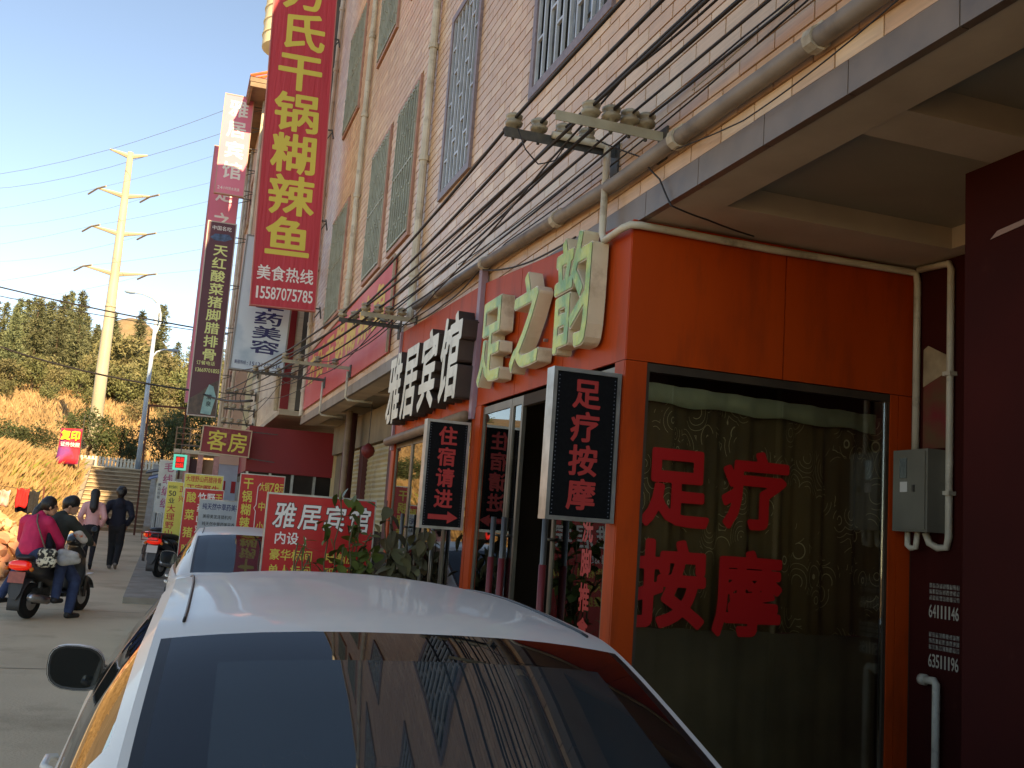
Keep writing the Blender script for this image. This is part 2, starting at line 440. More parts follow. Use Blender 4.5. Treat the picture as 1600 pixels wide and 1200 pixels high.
# ================================================================== NEAR BUILDING (tiled, overhanging)
XF = 2.37                    # outer face of the tiles
Y0B, Y1B, ZS, ZTOP = -34.0, 20.6, 3.49, 15.4
TILE = tile_mat('facade_tile', srgb(212,174,138), srgb(224,190,154), srgb(204,164,130), 0.30, 0.095)
GROUT = mat('grout', srgb(152,124,96), srgb(128,104,80), scale=3, rough=0.95)
PURPLE = mat('mauve_tile', srgb(128,110,94), srgb(106,92,80), scale=4, rough=0.4, wear=srgb(96,84,80), wscale=2)
GRANITE = mat('window_trim', srgb(140,120,118), srgb(112,96,96), scale=20, rough=0.45)
TERRA = mat('pink_trim', srgb(190,142,120), srgb(164,118,100), scale=6, rough=0.6)
WGLASS = mat('window_glass', srgb(38,44,44), srgb(64,58,44), scale=1.5, rough=0.06, spec=0.8)
GRILLE = mat('steel_grille', srgb(206,210,212), srgb(176,178,178), scale=5, rough=0.35, metal=0.2)
GRILLEG = mat('green_grey_grille', srgb(176,178,158), srgb(150,150,130), scale=5, rough=0.5, metal=0.2)
bld = thing('apartment_building', 'long tiled apartment building overhanging the shopfronts and the parked cars', 'building')
# windows: (y0, y1, z0, z1, kind)
WIN = []
for fl in range(3):
    z0 = 5.10+3.62*fl; z1 = z0+1.92
    for (a, b, k) in ((5.70,7.15,'s'),(8.98,10.0,'s'),(11.55,12.7,'g'),(13.3,14.5,'g'),(16.75,18.3,'g'),(2.1,3.5,'s'),(-1.4,0.2,'s'),(-5.0,-3.4,'s'),(-9.0,-7.2,'s')):
        if fl == 1 and (a, b) == (13.3,14.5): a, b = 13.62, 15.0
        WIN.append((a, b, z0, z1, k))
def wall_cells(y0, y1, z0, z1, holes):
    ysl = sorted({y0, y1, *[h[0] for h in holes], *[h[1] for h in holes]}); zsl = sorted({z0, z1, *[h[2] for h in holes], *[h[3] for h in holes]})
    for a, b in zip(ysl, ysl[1:]):
        for c, d in zip(zsl, zsl[1:]):
            my, mz = (a+b)/2, (c+d)/2
            if not any(h[0] < my < h[1] and h[2] < mz < h[3] for h in holes): yield a, b, c, d
mb = MB()
for a, b, c, d in wall_cells(Y0B, Y1B, ZS+0.02, ZTOP, WIN): mb.box(XF+0.008, a, c, XF+0.26, b, d)
mb.build('wall', GROUT, bld)
# far end wall, back, roof, inner floor (closes the block)
mb = MB(); mb.box(XF+0.26, Y1B-0.25, ZS+0.03, 12.0, Y1B-0.003, ZTOP-0.01); mb.box(XF+.27, Y0B, ZTOP-.3, 12.0, Y1B-.26, ZTOP-.02); mb.box(XF+.27, Y0B, ZS+.36, 12, Y1B-.26, ZS+.55); mb.box(11.8, Y0B, 0, 12.0, Y1B-.26, ZTOP-.31)
mb.box(XF+.9, Y0B, ZS+.56, XF+1.0, Y1B-.27, ZTOP-.31)
mb.build('end_wall', CONCRETE, bld)
# parapet cap
MB().box(XF-0.05, Y0B, ZTOP+0.002, XF+0.30, Y1B+.02, ZTOP+0.16).build('parapet_cap', CONCRETE, bld)
# tiles: running bond, pitch 270 x 70 mm
PY, PZ = 0.30, 0.095
def proj_area(y, z):
    v = Vector((XF, y, z-EYE)); d = -(v.dot(back)); 
    if d < 0.3: return 0, False
    px_ = 800+1580*v.dot(right)/d; py_ = 600-1580*v.dot(upv)/d
    return 1.0/d**2*(XF/ v.length), (-20 < px_ < 1620 and -20 < py_ < 1220)
cand = []; rest = []
r0 = int(math.floor((ZS+0.13)/PZ)); r1 = int(ZTOP/PZ)
for rI in range(r0, r1):
    z0 = rI*PZ; z1 = z0+PZ-0.011
    off = -PY/2*(rI % 2)
    c0 = int(math.floor((-7.0-off)/PY)); c1 = int(math.ceil((Y1B-off)/PY))
    for cI in range(c0, c1):
        a = cI*PY+off+0.0045; b = a+PY-0.010
        b = min(b, Y1B-0.004); 
        if b-a < 0.03: continue
        spans = [(a, b)]
        for h in WIN:
            if h[2]-0.07 < z1 and h[3]+0.07 > z0:
                ns = []
                for (p, q) in spans:
                    lo, hi = h[0]-0.075, h[1]+0.075
                    if q <= lo or p >= hi: ns.append((p, q))
                    else:
                        if lo-p > 0.03: ns.append((p, lo))
                        if q-hi > 0.03: ns.append((hi, q))
                spans = ns
        for (p, q) in spans:
            ar, vis = proj_area((p+q)/2, (z0+z1)/2)
            full = abs((q-p)-(PY-0.010)) < 1e-6
            (cand if vis and full else rest).append((ar, p, q, z0, z1))
cand.sort(reverse=True)
TB = MB().box(0, 0, 0, 0.016, PY-0.010, PZ-0.011)
tile_me = TB.mesh('tile', TILE)
for (ar, p, q, z0, z1) in cand[:300]:
    o = link('tile', tile_me, bld); o.location = (XF-0.004+random.uniform(-.001,.001), p, z0)
mb = MB()
for (ar, p, q, z0, z1) in cand[300:]+rest:
    j = random.uniform(-.0012,.0012)
    x = XF-0.004+j
    mb.add([(x,p,z0),(x,q,z0),(x,q,z1),(x,p,z1),(XF+.009,p,z0),(XF+.009,q,z0),(XF+.009,q,z1),(XF+.009,p,z1)], [(0,3,2,1),(0,1,5,4),(3,7,6,2),(0,4,7,3),(1,2,6,5)])
tag(mb.build('tile_field', TILE, bld), kind='stuff')
# bottom edge strip of mauve tiles, and the concrete beam and coffers beneath
mb = MB()
for k in range(int((Y1B-Y0B)/0.6)):
    a = Y0B+k*0.6
    if -8 < a < Y1B: mb.box(XF-0.012, a+.003, ZS-0.034, XF+0.03, min(a+.597, Y1B-.002), ZS+0.112)
mb.build('edge_tiles', PURPLE, bld)
mb = MB()
mb.box(XF+0.032, Y0B, ZS-0.03, XF+0.29, Y1B-.004, ZS+0.018)               # beam underside
mb.box(XF+.262, Y0B, ZS+.02, XF+.29, Y1B-.27, ZS+.34)
for yc in (20.3, 17.6, 14.4, 11.1, 8.2, 4.86, 3.37, 0.6, -3, -6.6, -10.2, -14, -18, -22, -26, -30):
    hw = 0.225 if yc == 4.86 else 0.14; mb.box(XF+0.292, yc-hw, ZS-0.026, 6.0, yc+hw, ZS+0.34)
mb.box(4.16, Y0B, ZS-0.024, 4.40, 4.95, ZS+0.34)
mb.build('soffit', CONCRETE, bld)
MB().box(XF+.292, Y0B, ZS+.10, 11.7, Y1B-.28, ZS+.13).build('soffit_panel', mat('grey_plaster', srgb(168,158,134), srgb(150,140,120), scale=1.5, rough=.9), bld)

def window(parent, y0, y1, z0, z1, kind, xf=XF, full=True):
    fr = GRANITE if kind == 's' else TERRA
    mb = MB(); t = 0.075 if kind == 's' else 0.055; p = 0.035
    mb.box(xf-p, y0-t, z0-t, xf+.10, y1+t, z0); mb.box(xf-p, y0-t, z1, xf+.10, y1+t, z1+t)
    mb.box(xf-p+.001, y0-t, z0, xf+.10, y0, z1); mb.box(xf-p+.001, y1, z0, xf+.10, y1+t, z1)
    w = mb.build('window', fr, parent)
    mb = MB()
    n = 2 if y1-y0 < 1.3 else 3
    for i in range(n):
        a = y0+(y1-y0)*i/n; b = y0+(y1-y0)*(i+1)/n
        g = MB().box(xf+.125+.01*(i % 2), a+.03, z0+.03, xf+.135+.01*(i % 2), b-.03, z1-.03).build('pane', WGLASS, w)
        mb.box(xf+.10, a+.001, z0+.001, xf+.16, a+.03, z1-.001); mb.box(xf+.10, b-.03, z0+.001, xf+.16, b-.001, z1-.001)
        mb.box(xf+.102, a+.03, z0+.001, xf+.158, b-.03, z0+.03); mb.box(xf+.102, a+.03, z1-.03, xf+.158, b-.03, z1-.001)
    mb.build('sash', SILVER, w)
    mb = MB()
    if kind == 's':
        n = max(5, int(round((y1-y0)/0.145)))
        for i in range(n+1):
            y = y0+.02+(y1-y0-.04)*i/n
            mb.box(xf-.020, y-.012, z0+.012, xf+.004, y+.012, z1-.012)
            if i < n:
                yb = y0+.02+(y1-y0-.04)*(i+1)/n
                for q in range(3):
                    z = z0+.22+((i*0.37) % 1.0)*0.5+q*0.62
                    if z < z1-.08: mb.box(xf-.019, y+.012, z-.011, xf+.003, yb-.012, z+.011)
        mb.box(xf-.022, y0+.002, z0+.001, xf+.006, y1-.002, z0+.012); mb.box(xf-.022, y0+.002, z1-.012, xf+.006, y1-.002, z1-.001)
        mb.build('grille', GRILLE, w)
    else:
        n = max(6, int(round((y1-y0)/0.14)))
        for i in range(n+1):
            y = y0+.02+(y1-y0-.04)*i/n
            mb.box(xf-.05, y-.011, z0+.01, xf-.03, y+.011, z1-.01)
            for q in range(5):
                z = z0+.2+q*.4+(.08 if i % 2 else 0)
                mb.box(xf-.056, y-.02, z-.016, xf-.026, y+.02, z+.016)
        for z in (z0+.03, z0+.5*(z1-z0), z1-.05): mb.box(xf-.048, y0, z-.012, xf-.032, y1, z+.012)
        mb.build('grille', GRILLEG, w)
    return w
for (a, b, c, d, k) in WIN:
    if a > -6: window(bld, a, b, c, d, k)
    else: MB().box(XF+.12, a, c, XF+.13, b, d).build('pane', WGLASS, bld)
# downpipes on the facade
for (y, z0, z1) in ((10.8, 3.9, 15.9), (15.6, 4.9, 15.9), (20.2, 3.6, 15.9)):
    mb = MB(); mb.tube([(XF-.06, y, z0), (XF-.06, y, z1)], 0.045, 10)
    for z in np.arange(z0+.5, z1, 1.35): mb.tube([(XF-.06, y, z-.03), (XF-.06, y, z+.03)], 0.058, 10); mb.box(XF-.05, y-.015, z-.02, XF+.004, y+.015, z+.02)
    mb.build('downpipe', PVC, bld, smooth=False)
# thick grey conduit along the beam with clamps
CONDUIT = mat('grey_conduit', srgb(150,136,122), srgb(122,110,100), scale=5, rough=0.55, wear=srgb(92,80,72), wscale=3)
mb = MB(); pts = [(XF-.06,-12,3.735),(XF-.06,5.3,3.745),(XF-.06,6.9,3.82),(XF-.06,9.3,3.93),(XF-.06,10.6,4.0)]
mb.tube(pts, 0.045, 10)
cd = mb.build('conduit', CONDUIT, bld, smooth=True)
for y, z in ((2.0,3.742),(3.35,3.744),(4.55,3.745),(6.3,3.79),(8.0,3.872),(9.6,3.945)):
    m2 = MB(); m2.tube([(XF-.06,y-.03,z),(XF-.06,y+.03,z)], 0.056, 10); m2.box(XF-.05,y-.02,z+.03,XF+.003,y+.02,z+.08)
    m2.build('clamp', PVC, cd)

# ================================================================== SHOPFRONTS
XS = 2.33
DARKIN = mat('dark_interior', srgb(74,58,44), srgb(52,40,32), scale=1.0, rough=0.9)
DOORGLASS = glass_mat('door_glass', (0.42,0.38,0.30,1), 0.015, 1.0)
SIDEGLASS = glass_mat('shop_window_glass', (0.93,0.92,0.88,1), 0.02, 0.1)
SEAM = mat('panel_seam', srgb(58,30,20), rough=0.8)
CHROME = mat('chrome', srgb(120,112,102), rough=0.4, metal=0.9)
MAROONWRAP = mat('handle_wrap', srgb(110,26,24), rough=0.5)
shop = thing('massage_shopfront', 'orange panelled shopfront on the corner with glass doors and a curtained side window', 'shopfront')
def topz(y): return 3.455+(y-5.09)*0.085 if y < 8 else 3.70+(y-8)*0.032
# street-side fascia panels
for a, b in ((5.10,6.058),(6.068,7.018),(7.028,7.98)):
    MB().prism([(XS,a,2.652),(XS,b,2.652),(XS,b,topz(b)),(XS,a,topz(a))], (0,0,0), (0.018,0,0)).build('fascia_panel', ORANGE, shop)
MB().box(XS+.019,5.1,2.66,XS+.021,7.98,3.44).build('backing', SEAM, shop)
# side fascia panels (facing the camera)
MB().box(XS+.02,5.1075,2.66,4.27,5.1095,3.45).build('backing', SEAM, shop)
for a, b in ((XS+.003,3.343),(3.353,4.275)):
    MB().box(a, 5.09, 2.652, b, 5.106, 3.462).build('fascia_panel', ORANGE, shop)
# corner and side columns
mb = MB(); mb.box(XS+.002,5.091,0,2.465,5.105,2.648); mb.box(XS,5.107,0,XS+.016,5.23,2.648); mb.build('column', ORANGE, shop)
mb = MB(); mb.box(4.118,5.0905,0,4.172,5.105,2.648); mb.box(4.178,5.0905,0,4.275,5.105,2.648); mb.build('column', ORANGE, shop)
MB().box(XS-.004,7.83,0,XS+.05,7.985,2.648).build('column', ORANGE, shop)
# side window: head rail, pane, curtain, valance, sill
mb = MB(); mb.box(2.467,5.095,2.60,4.116,5.14,2.646); mb.box(2.467,5.096,0.10,4.116,5.14,0.20); mb.box(2.467,5.097,.2,2.485,5.138,2.6); mb.box(4.095,5.097,.2,4.116,5.138,2.6)
mb.build('window_frame', mat('brown_frame', srgb(70,56,42), srgb(50,40,32), scale=4, rough=0.5), shop)
pane = MB().box(2.486,5.112,0.201,4.094,5.118,2.599).build('window_pane', SIDEGLASS, shop)
def curtain_mat():
    m = mat('curtain', srgb(118,96,60), srgb(88,72,46), scale=1.2, rough=0.85)
    nt = m.node_tree; b = nt.nodes['Principled BSDF']; L = nt.links.new
    g = nt.nodes.new('ShaderNodeNewGeometry')
    vo = nt.nodes.new('ShaderNodeTexVoronoi'); vo.feature = 'F1'; vo.inputs['Scale'].default_value = 11.0
    mp = nt.nodes.new('ShaderNodeMapping'); mp.inputs['Scale'].default_value = (1.0, 0.0, 0.55)
    L(g.outputs['Position'], mp.inputs[0]); L(mp.outputs[0], vo.inputs['Vector'])
    w1 = nt.nodes.new('ShaderNodeMath'); w1.operation = 'MULTIPLY'; w1.inputs[1].default_value = 38.0; L(vo.outputs['Distance'], w1.inputs[0])
    w2 = nt.nodes.new('ShaderNodeMath'); w2.operation = 'SINE'; L(w1.outputs[0], w2.inputs[0])
    w3 = nt.nodes.new('ShaderNodeMath'); w3.operation = 'GREATER_THAN'; w3.inputs[1].default_value = 0.95; L(w2.outputs[0], w3.inputs[0])
    n = nt.nodes.new('ShaderNodeTexNoise'); n.inputs['Scale'].default_value = 5; L(g.outputs['Position'], n.inputs['Vector'])
    n1 = nt.nodes.new('ShaderNodeMath'); n1.operation = 'GREATER_THAN'; n1.inputs[1].default_value = 0.54; L(n.outputs['Fac'], n1.inputs[0])
    w4 = nt.nodes.new('ShaderNodeMath'); w4.operation = 'MULTIPLY'; L(w3.outputs[0], w4.inputs[0]); L(n1.outputs[0], w4.inputs[1])
    mx = nt.nodes.new('ShaderNodeMix'); mx.data_type = 'RGBA'; L(w4.outputs[0], mx.inputs[0])
    src = b.inputs['Base Color'].links[0].from_socket; L(src, mx.inputs[6]); mx.inputs[7].default_value = srgb(186,172,134)
    L(mx.outputs[2], b.inputs['Base Color']); return m
def cloth(x0, x1, zt, zb, y, amp, n, mtl, name, parent, droop=0.0, ph=0.0):
    rows = []
    for i in range(n+1):
        t = i/n; x = x0+(x1-x0)*t; yy = y+amp*math.sin(t*(x1-x0)*26+ph)+amp*.5*math.sin(t*(x1-x0)*61+ph*2)
        rows.append([(x, yy, zt-droop*t+0.004*math.sin(t*40)), (x, yy+amp*.3*math.sin(t*33), (zt+zb)/2-droop*t), (x, yy, zb-droop*t+.008*math.sin(t*23+ph))])
    o = MB().grid(rows).build(name, mtl, parent, smooth=True)
    so = o.modifiers.new('thick', 'SOLIDIFY'); so.thickness = 0.004
    return o
cloth(2.48, 4.10, 2.50, 1.18, 5.17, 0.022, 140, curtain_mat(), 'curtain', shop)
cloth(2.48, 4.10, 1.185, 0.12, 5.15, 0.006, 60, mat('lower_curtain', srgb(112,98,74), srgb(90,78,60), scale=2.5, rough=0.9), 'lower_curtain', shop, ph=1.3)
cloth(2.49, 4.05, 2.545, 2.435, 5.135, 0.012, 60, mat('pale_valance', srgb(158,162,132), srgb(132,136,110), scale=4, rough=0.9), 'valance', shop, droop=0.03, ph=0.6)
# red lettering stuck on the pane
REDFILM = mat('red_film', srgb(170,18,18), rough=0.45)
for ch, x, z, w, h in (('足',2.475,1.735,.435,.47),('疗',2.985,1.755,.445,.46),('按',2.455,1.185,.455,.49),('摩',2.955,1.155,.45,.49)):
    text_part('lettering', ch, REDFILM, shop, (x,5.1085,z), XA, ZA, w, h, bold=0.034, res=3)
# interior shell
mb = MB(); mb.box(7.0,5.3,0,7.1,7.97,3.4); mb.box(4.30,5.11,0,7.0,5.16,3.4); mb.box(XS+.06,7.93,0,7.0,7.98,3.44); mb.box(2.42,5.3,3.40,7.0,7.92,3.44)
mb.build('interior_wall', DARKIN, shop)
mb = MB(); mb.box(4.4,5.6,0,5.2,7.4,.75); mb.box(4.4,5.6,.75,4.6,7.4,1.25); mb.build('sofa', mat('dark_red_sofa', srgb(86,28,22), rough=0.7), shop)
# glass door leaves: y0, y1, handle y
def leaf(parent, y0, y1, z1, hy=None, x=XS+0.03, wrap=True, zb=0.03):
    fr = MB(); t = 0.035
    fr.box(x-.014,y0,zb,x+.014,y0+t,z1); fr.box(x-.014,y1-t,zb,x+.014,y1,z1); fr.box(x-.013,y0+t,z1-.06,x+.013,y1-t,z1); fr.box(x-.013,y0+t,zb,x+.013,y1-t,zb+.10)
    d = fr.build('door_leaf', mat('door_frame', srgb(126,116,100), srgb(98,90,78), scale=5, rough=0.4, metal=0.6), parent)
    MB().box(x-.004,y0+t+.001,zb+.101,x+.004,y1-t-.001,z1-.061).build('pane', DOORGLASS, d)
    if hy:
        m_ = MB(); m_.tube([(x-.075,hy,.72),(x-.075,hy,1.75)], 0.019, 10); 
        for z in (.85,1.62): m_.tube([(x-.075,hy,z),(x-.01,hy,z)], .010, 8)
        h = m_.build('handle', CHROME, d, smooth=True)
        if wrap: MB().tube([(x-.075,hy,.78),(x-.075,hy,1.46)], 0.024, 10).build('grip', MAROONWRAP, h, smooth=True)
    return d
leaf(shop, 7.10, 7.82, 2.63, 7.15); leaf(shop, 6.84, 7.09, 2.63, 6.90); leaf(shop, 5.24, 6.12, 2.63, 6.07)
MB().box(XS+.015,6.13,2.55,XS+.06,6.83,2.63).build('door_header', DARKIN, shop)
# red notices stuck on the nearest leaf
for ch, z in (('洗',1.62),('脚',1.42),('推',1.22),('拿',1.02),('中',.82)):
    text_part('lettering', ch, REDFILM, shop, (XS+.0245,5.62,z), -YA, ZA, .16, .17, bold=0.028)

# hotel front, next along the street
hotel = thing('hotel_shopfront', 'orange shopfront with wide mirror-like glass left of the massage shop', 'shopfront')
for a, b in ((8.09,9.098),(9.108,10.118),(10.128,11.14)):
    MB().prism([(XS-.004,a,2.60),(XS-.004,b,2.60),(XS-.004,b,topz(b)),(XS-.004,a,topz(a))], (0,0,0), (0.018,0,0)).build('fascia_panel', ORANGE, hotel)
MB().box(XS+.015,8.09,2.61,XS+.017,11.14,3.7).build('backing', SEAM, hotel)
MAUVE = mat('mauve_flashing', srgb(170,140,150), srgb(140,112,122), scale=3, rough=0.5)
MB().box(XS-.035,8.0,2.55,XS+.02,8.085,3.86).build('flashing', MAUVE, hotel)
MB().box(XS-.03,11.145,2.45,XS+.02,11.21,3.80).build('flashing', MAUVE, hotel)
MB().tube([(XS-.06,8.1,2.575),(XS-.06,9.6,2.565),(XS-.06,11.25,2.545)], 0.048, 10).build('rail_pipe', mat('brown_pipe', srgb(150,120,92), srgb(118,92,70), scale=6, rough=0.6), hotel, smooth=True)
MB().box(XS-.004,8.0,0,XS+.05,8.07,2.598).build('column', ORANGE, hotel)
MB().box(XS-.002,11.10,0,XS+.06,11.20,2.598).build('column', ORANGE, hotel)
for a, b, h in ((8.08,8.80,None),(8.81,9.55,8.9),(9.56,10.30,10.2),(10.31,11.09,None)):
    leaf(hotel, a, b, 2.53, h, wrap=False)
MB().box(XS+.02,8.08,2.535,XS+.05,11.09,2.598).build('door_header', DARKIN, hotel)
mb = MB(); mb.box(7.0,8.0,0,7.1,11.2,3.4); mb.box(XS+.07,11.15,0,7.0,11.2,3.44); mb.box(2.42,8.0,3.40,7.0,11.14,3.44); mb.build('interior_wall', DARKIN, hotel)
mb = MB(); mb.box(4.6,9.0,0,5.2,10.6,1.1); mb.box(4.55,8.95,1.1,5.25,10.65,1.15); mb.build('counter', mat('wood_counter', srgb(110,70,40), srgb(84,52,30), scale=3, rough=0.4), hotel)

# three box letters over the massage shop
CREAM = mat('letter_return', srgb(226,214,184), srgb(200,186,154), scale=4, rough=0.5, wear=srgb(160,140,110), wscale=3)
def mirror_green():
    m = mat('green_foil', srgb(104,142,16), srgb(190,188,40), scale=7, rough=0.3, metal=0.1, spec=.35, bump=0.5, bscale=9, contrast=(0.35,0.62))
    return m
FOIL = mirror_green()
def box_letter(ch, y_left, z0, w, h, depth, face_mat, side_mat, label, bold_out, bold_in, x=XS, group=None, name='box_letter', rim=0.006, skew=0.0):
    t = thing(name, label, 'sign letter', (x, y_left, z0), group=group)
    u = ZA; r = -YA
    b = put_text(MB(), ch, (-.022,0,0), r, u, w, h, bold=bold_out, res=4, depth=depth, skew=skew).build('letter_body', side_mat, t)
    f = put_text(MB(), ch, (-.022-depth-rim,0,0), r, u, w, h, bold=bold_in, res=4, skew=skew).build('letter_face', face_mat, t)
    mb = MB()
    for dy in (.25,.72):
        for dz in (.3,.7): mb.tube([(-.001,-w*dy,h*dz),(-.030,-w*dy,h*dz)], .012, 6)
    mb.build('stud', SILVER, t)
    return t
for ch, yl, z0, w, h, lab in (('足',7.62,2.74,.60,.72,'green foil box letter with cream sides, leftmost of the three over the massage shop'),
                              ('之',6.82,2.74,.62,.72,'green foil box letter with cream sides, middle one of the three over the massage shop'),
                              ('韵',5.98,2.76,.64,.76,'tall green foil box letter with cream sides nearest the orange corner')):
    box_letter(ch, yl, z0, w, h, 0.10, FOIL, CREAM, lab, 0.028, 0.017, group='green letters over the massage shop')
WHITEFACE = mat('letter_white', srgb(232,224,204), srgb(206,194,170), scale=3, rough=0.4, wear=srgb(150,136,112), wscale=2.5)
LETTERDARK = mat('letter_dark', srgb(48,38,34), srgb(66,54,46), scale=4, rough=0.5)
for ch, yl, w, lab in (('雅',11.08,.72,'white faced letter with dark sides, leftmost on the hotel fascia'),
                       ('居',10.34,.72,'white faced letter with dark sides, second from left on the hotel fascia'),
                       ('宾',9.60,.72,'white faced letter with dark sides, third from left on the hotel fascia'),
                       ('馆',8.84,.74,'white faced letter with dark sides, rightmost on the hotel fascia beside the mauve flashing')):
    box_letter(ch, yl-.14, 2.68+(11.08-yl)*0.010, w*.90, .78, 0.14, WHITEFACE, LETTERDARK, lab, 0.028, 0.028, x=XS-.004, group='white letters over the hotel', rim=0.004, skew=0.10)

# LED boards hung at right angles to the front
LEDBLACK = mat('led_panel', srgb(12,12,13), srgb(20,20,21), scale=60, rough=0.7, spec=.12)
LEDRED = mat('led_red', srgb(176,46,42), rough=0.6)
def led_board(y, x0, x1, z0, z1, chars, label, arrow=False, depth=0.11):
    t = thing('led_board', label, 'sign', (x0, y, z0))
    W, H = x1-x0, z1-z0; f = 0.022
    MB().box(f,.006,f,W-f,depth-.006,H-f).build('panel', LEDBLACK, t)
    mb = MB(); mb.box(0,0,0,W,depth,f); mb.box(0,0,H-f,W,depth,H); mb.box(.0005,.0005,f,f,depth-.0005,H-f); mb.box(W-f,.0005,f,W-.0005,depth-.0005,H-f)
    mb.build('frame', SILVER, t)
    n = len(chars); cell = (H-2*f-(0.16 if arrow else 0.05))/n
    text_part('lettering', chars, LEDRED, t, (W*.5-cell*.47, .0045, H-f-.025), XA, ZA, cell*.94, cell*.94, step=cell, vertical=True, bold=0.026)
    if arrow:
        z = f+.075; mb = MB(); mb.add([(W*.18,.0045,z-.02),(W*.62,.0045,z-.02),(W*.62,.0045,z+.02),(W*.18,.0045,z+.02)], [(0,1,2,3)])
        mb.add([(W*.62,.0045,z-.05),(W*.86,.0045,z),(W*.62,.0045,z+.05)], [(0,1,2)]); mb.build('arrow', LEDRED, t)
    mb = MB()
    for z in (H*.2, H*.8): mb.box(W+.0005,.03,z-.012,W+.03,.055,z+.012)
    mb.build('bracket', DARKSTEEL, t)
    # tiny unlit diode dots round the edge of the panel
    d = MB()
    for i in range(int(H/.022)):
        z = f+.014+i*.022
        if z < H-f-.01:
            for x in (f+.014, W-f-.014): d.add([(x-.003,.0048,z-.003),(x+.003,.0048,z-.003),(x+.003,.0048,z+.003),(x-.003,.0048,z+.003)], [(0,1,2,3)])
    tag(d.build('diodes', mat('diode', srgb(90,96,110), rough=0.4), t), kind='stuff')
    return t
led_board(5.10, 1.915, 2.318, 1.735, 2.565, '足疗按摩', 'black LED board with four red characters hung by the orange corner')
led_board(8.05, 1.945, 2.315, 1.63, 2.52, '住宿请进', 'black LED board with a red arrow hung between the two shopfronts', arrow=True)

# recess beside the shop: dark red back wall, meter box, pipes, stencils, poster
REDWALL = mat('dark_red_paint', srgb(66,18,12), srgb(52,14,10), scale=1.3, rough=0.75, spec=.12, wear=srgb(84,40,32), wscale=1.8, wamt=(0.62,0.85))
rec = thing('recessed_wall', 'dark red painted wall in the recess to the right of the curtained window', 'wall')
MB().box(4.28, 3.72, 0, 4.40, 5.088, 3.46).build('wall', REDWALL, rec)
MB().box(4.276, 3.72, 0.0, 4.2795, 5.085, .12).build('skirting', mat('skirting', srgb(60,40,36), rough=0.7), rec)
for zz, s in ((1.335,'64111146'),(1.055,'63511196')):
    text_part('lettering', s, mat('stencil_white', srgb(176,166,148), rough=0.8), rec, (4.2775,4.925,zz), -YA, ZA, .030, .078, bold=0.01, single=True)
    m_ = MB()
    for rI in range(3):
        for cI in range(9):
            y = 4.92-cI*.027; z = zz+.10+rI*.035
            m_.add([(4.2776,y,z),(4.2776,y-.022,z),(4.2776,y-.022,z+.026),(4.2776,y,z+.026)], [(0,1,2,3)])
    tag(m_.build('stencil_block', mat('stencil_grey', srgb(150,142,128), srgb(60,40,36), scale=70, rough=0.8, detail=2), rec), kind='stuff')
fb = thing('protruding_wall', 'dark red wall with a dark doorway at the right edge', 'wall')
mb = MB(); mb.box(3.36,2.7,0,3.50,3.66,3.46); mb.box(3.502,3.55,0,4.278,3.66,3.46); mb.box(3.36,-6,2.75,3.50,2.7,3.46); mb.box(3.361,-6,0,3.499,1.2,2.749); mb.box(2.43,1.88,0,3.358,2.0,3.45); mb.box(2.43,-6,0,2.55,1.878,3.45); mb.build('wall', REDWALL, fb)  # final boxes: unseen walls of a neighbouring shop, added to shade the recess
mb = MB(); mb.box(3.40,1.2,0,3.44,2.7,2.748); mb.build('door', mat('dark_door', srgb(34,22,22), srgb(24,16,16), scale=3, rough=0.5), fb)
mb = MB(); mb.box(3.35,1.15,2.70,3.359,2.78,2.80); mb.box(3.35,2.70,0,3.359,2.78,2.70); mb.build('door_frame', mat('door_trim', srgb(70,30,28), rough=0.6), fb)
MB().prism([(3.356,3.5,3.10),(3.356,3.2,3.13),(3.356,2.6,3.11),(3.356,2.6,3.15),(3.356,3.0,3.17),(3.356,3.46,3.13)], (0,0,0), (-.003,0,0)).build('torn_strip', mat('torn_paper', srgb(150,120,110), rough=0.9), fb)
po = thing('wall_poster', 'torn red and beige poster on the dark red wall above the meter box', 'poster')
MB().prism([(4.277,4.99,2.32),(4.277,4.79,2.32),(4.277,4.79,2.86),(4.277,4.99,2.80)], (0,0,0), (-.002,0,0)).build('sheet', mat('poster_red', srgb(120,26,30), srgb(96,70,40), scale=7, rough=0.7), po)
MB().prism([(4.2745,4.99,2.70),(4.2745,4.79,2.77),(4.2745,4.79,2.87),(4.2745,4.95,2.95),(4.2745,4.99,2.93)], (0,0,0), (-.002,0,0)).build('torn_sheet', mat('poster_beige', srgb(176,154,120), srgb(140,118,90), scale=9, rough=0.8), po)
meter = thing('meter_box', 'grey metal electricity meter box on the dark red wall', 'meter box')
MB().box(4.12,4.765,1.82,4.278,5.06,2.30).build('case', mat('meter_grey', srgb(118,114,100), srgb(100,96,84), scale=3, rough=0.5), meter)
MB().box(4.112,4.78,1.835,4.1195,5.045,2.285).build('door', MATS['meter_grey'], meter)
MB().box(4.108,4.93,2.13,4.1115,4.99,2.25).build('viewing_window', WGLASS, meter)
MB().box(4.1085,4.925,2.05,4.1115,4.985,2.11).build('sticker', mat('sticker_white', srgb(210,206,196), rough=0.7), meter)
MB().box(4.10,4.86,2.05,4.1115,4.875,2.09).build('latch', DARKSTEEL, meter)
cp = thing('conduit_run', 'cream plastic conduit running from the crossarm along the orange wall to the meter box', 'pipe')
mb = MB(); mb.tube([(1.93,5.44,4.015),(2.27,5.44,4.015),(2.29,5.44,3.99),(2.29,5.44,3.46),(2.28,5.38,3.40),(2.27,5.10,3.40),(2.30,5.06,3.415),(2.36,5.055,3.42),(3.2,5.06,3.415),(4.2,5.06,3.43),(4.25,5.04,3.42),(4.255,5.03,3.36),(4.255,5.03,2.30)], 0.022, 10)
mb.build('pipe', PVC, cp, smooth=True)
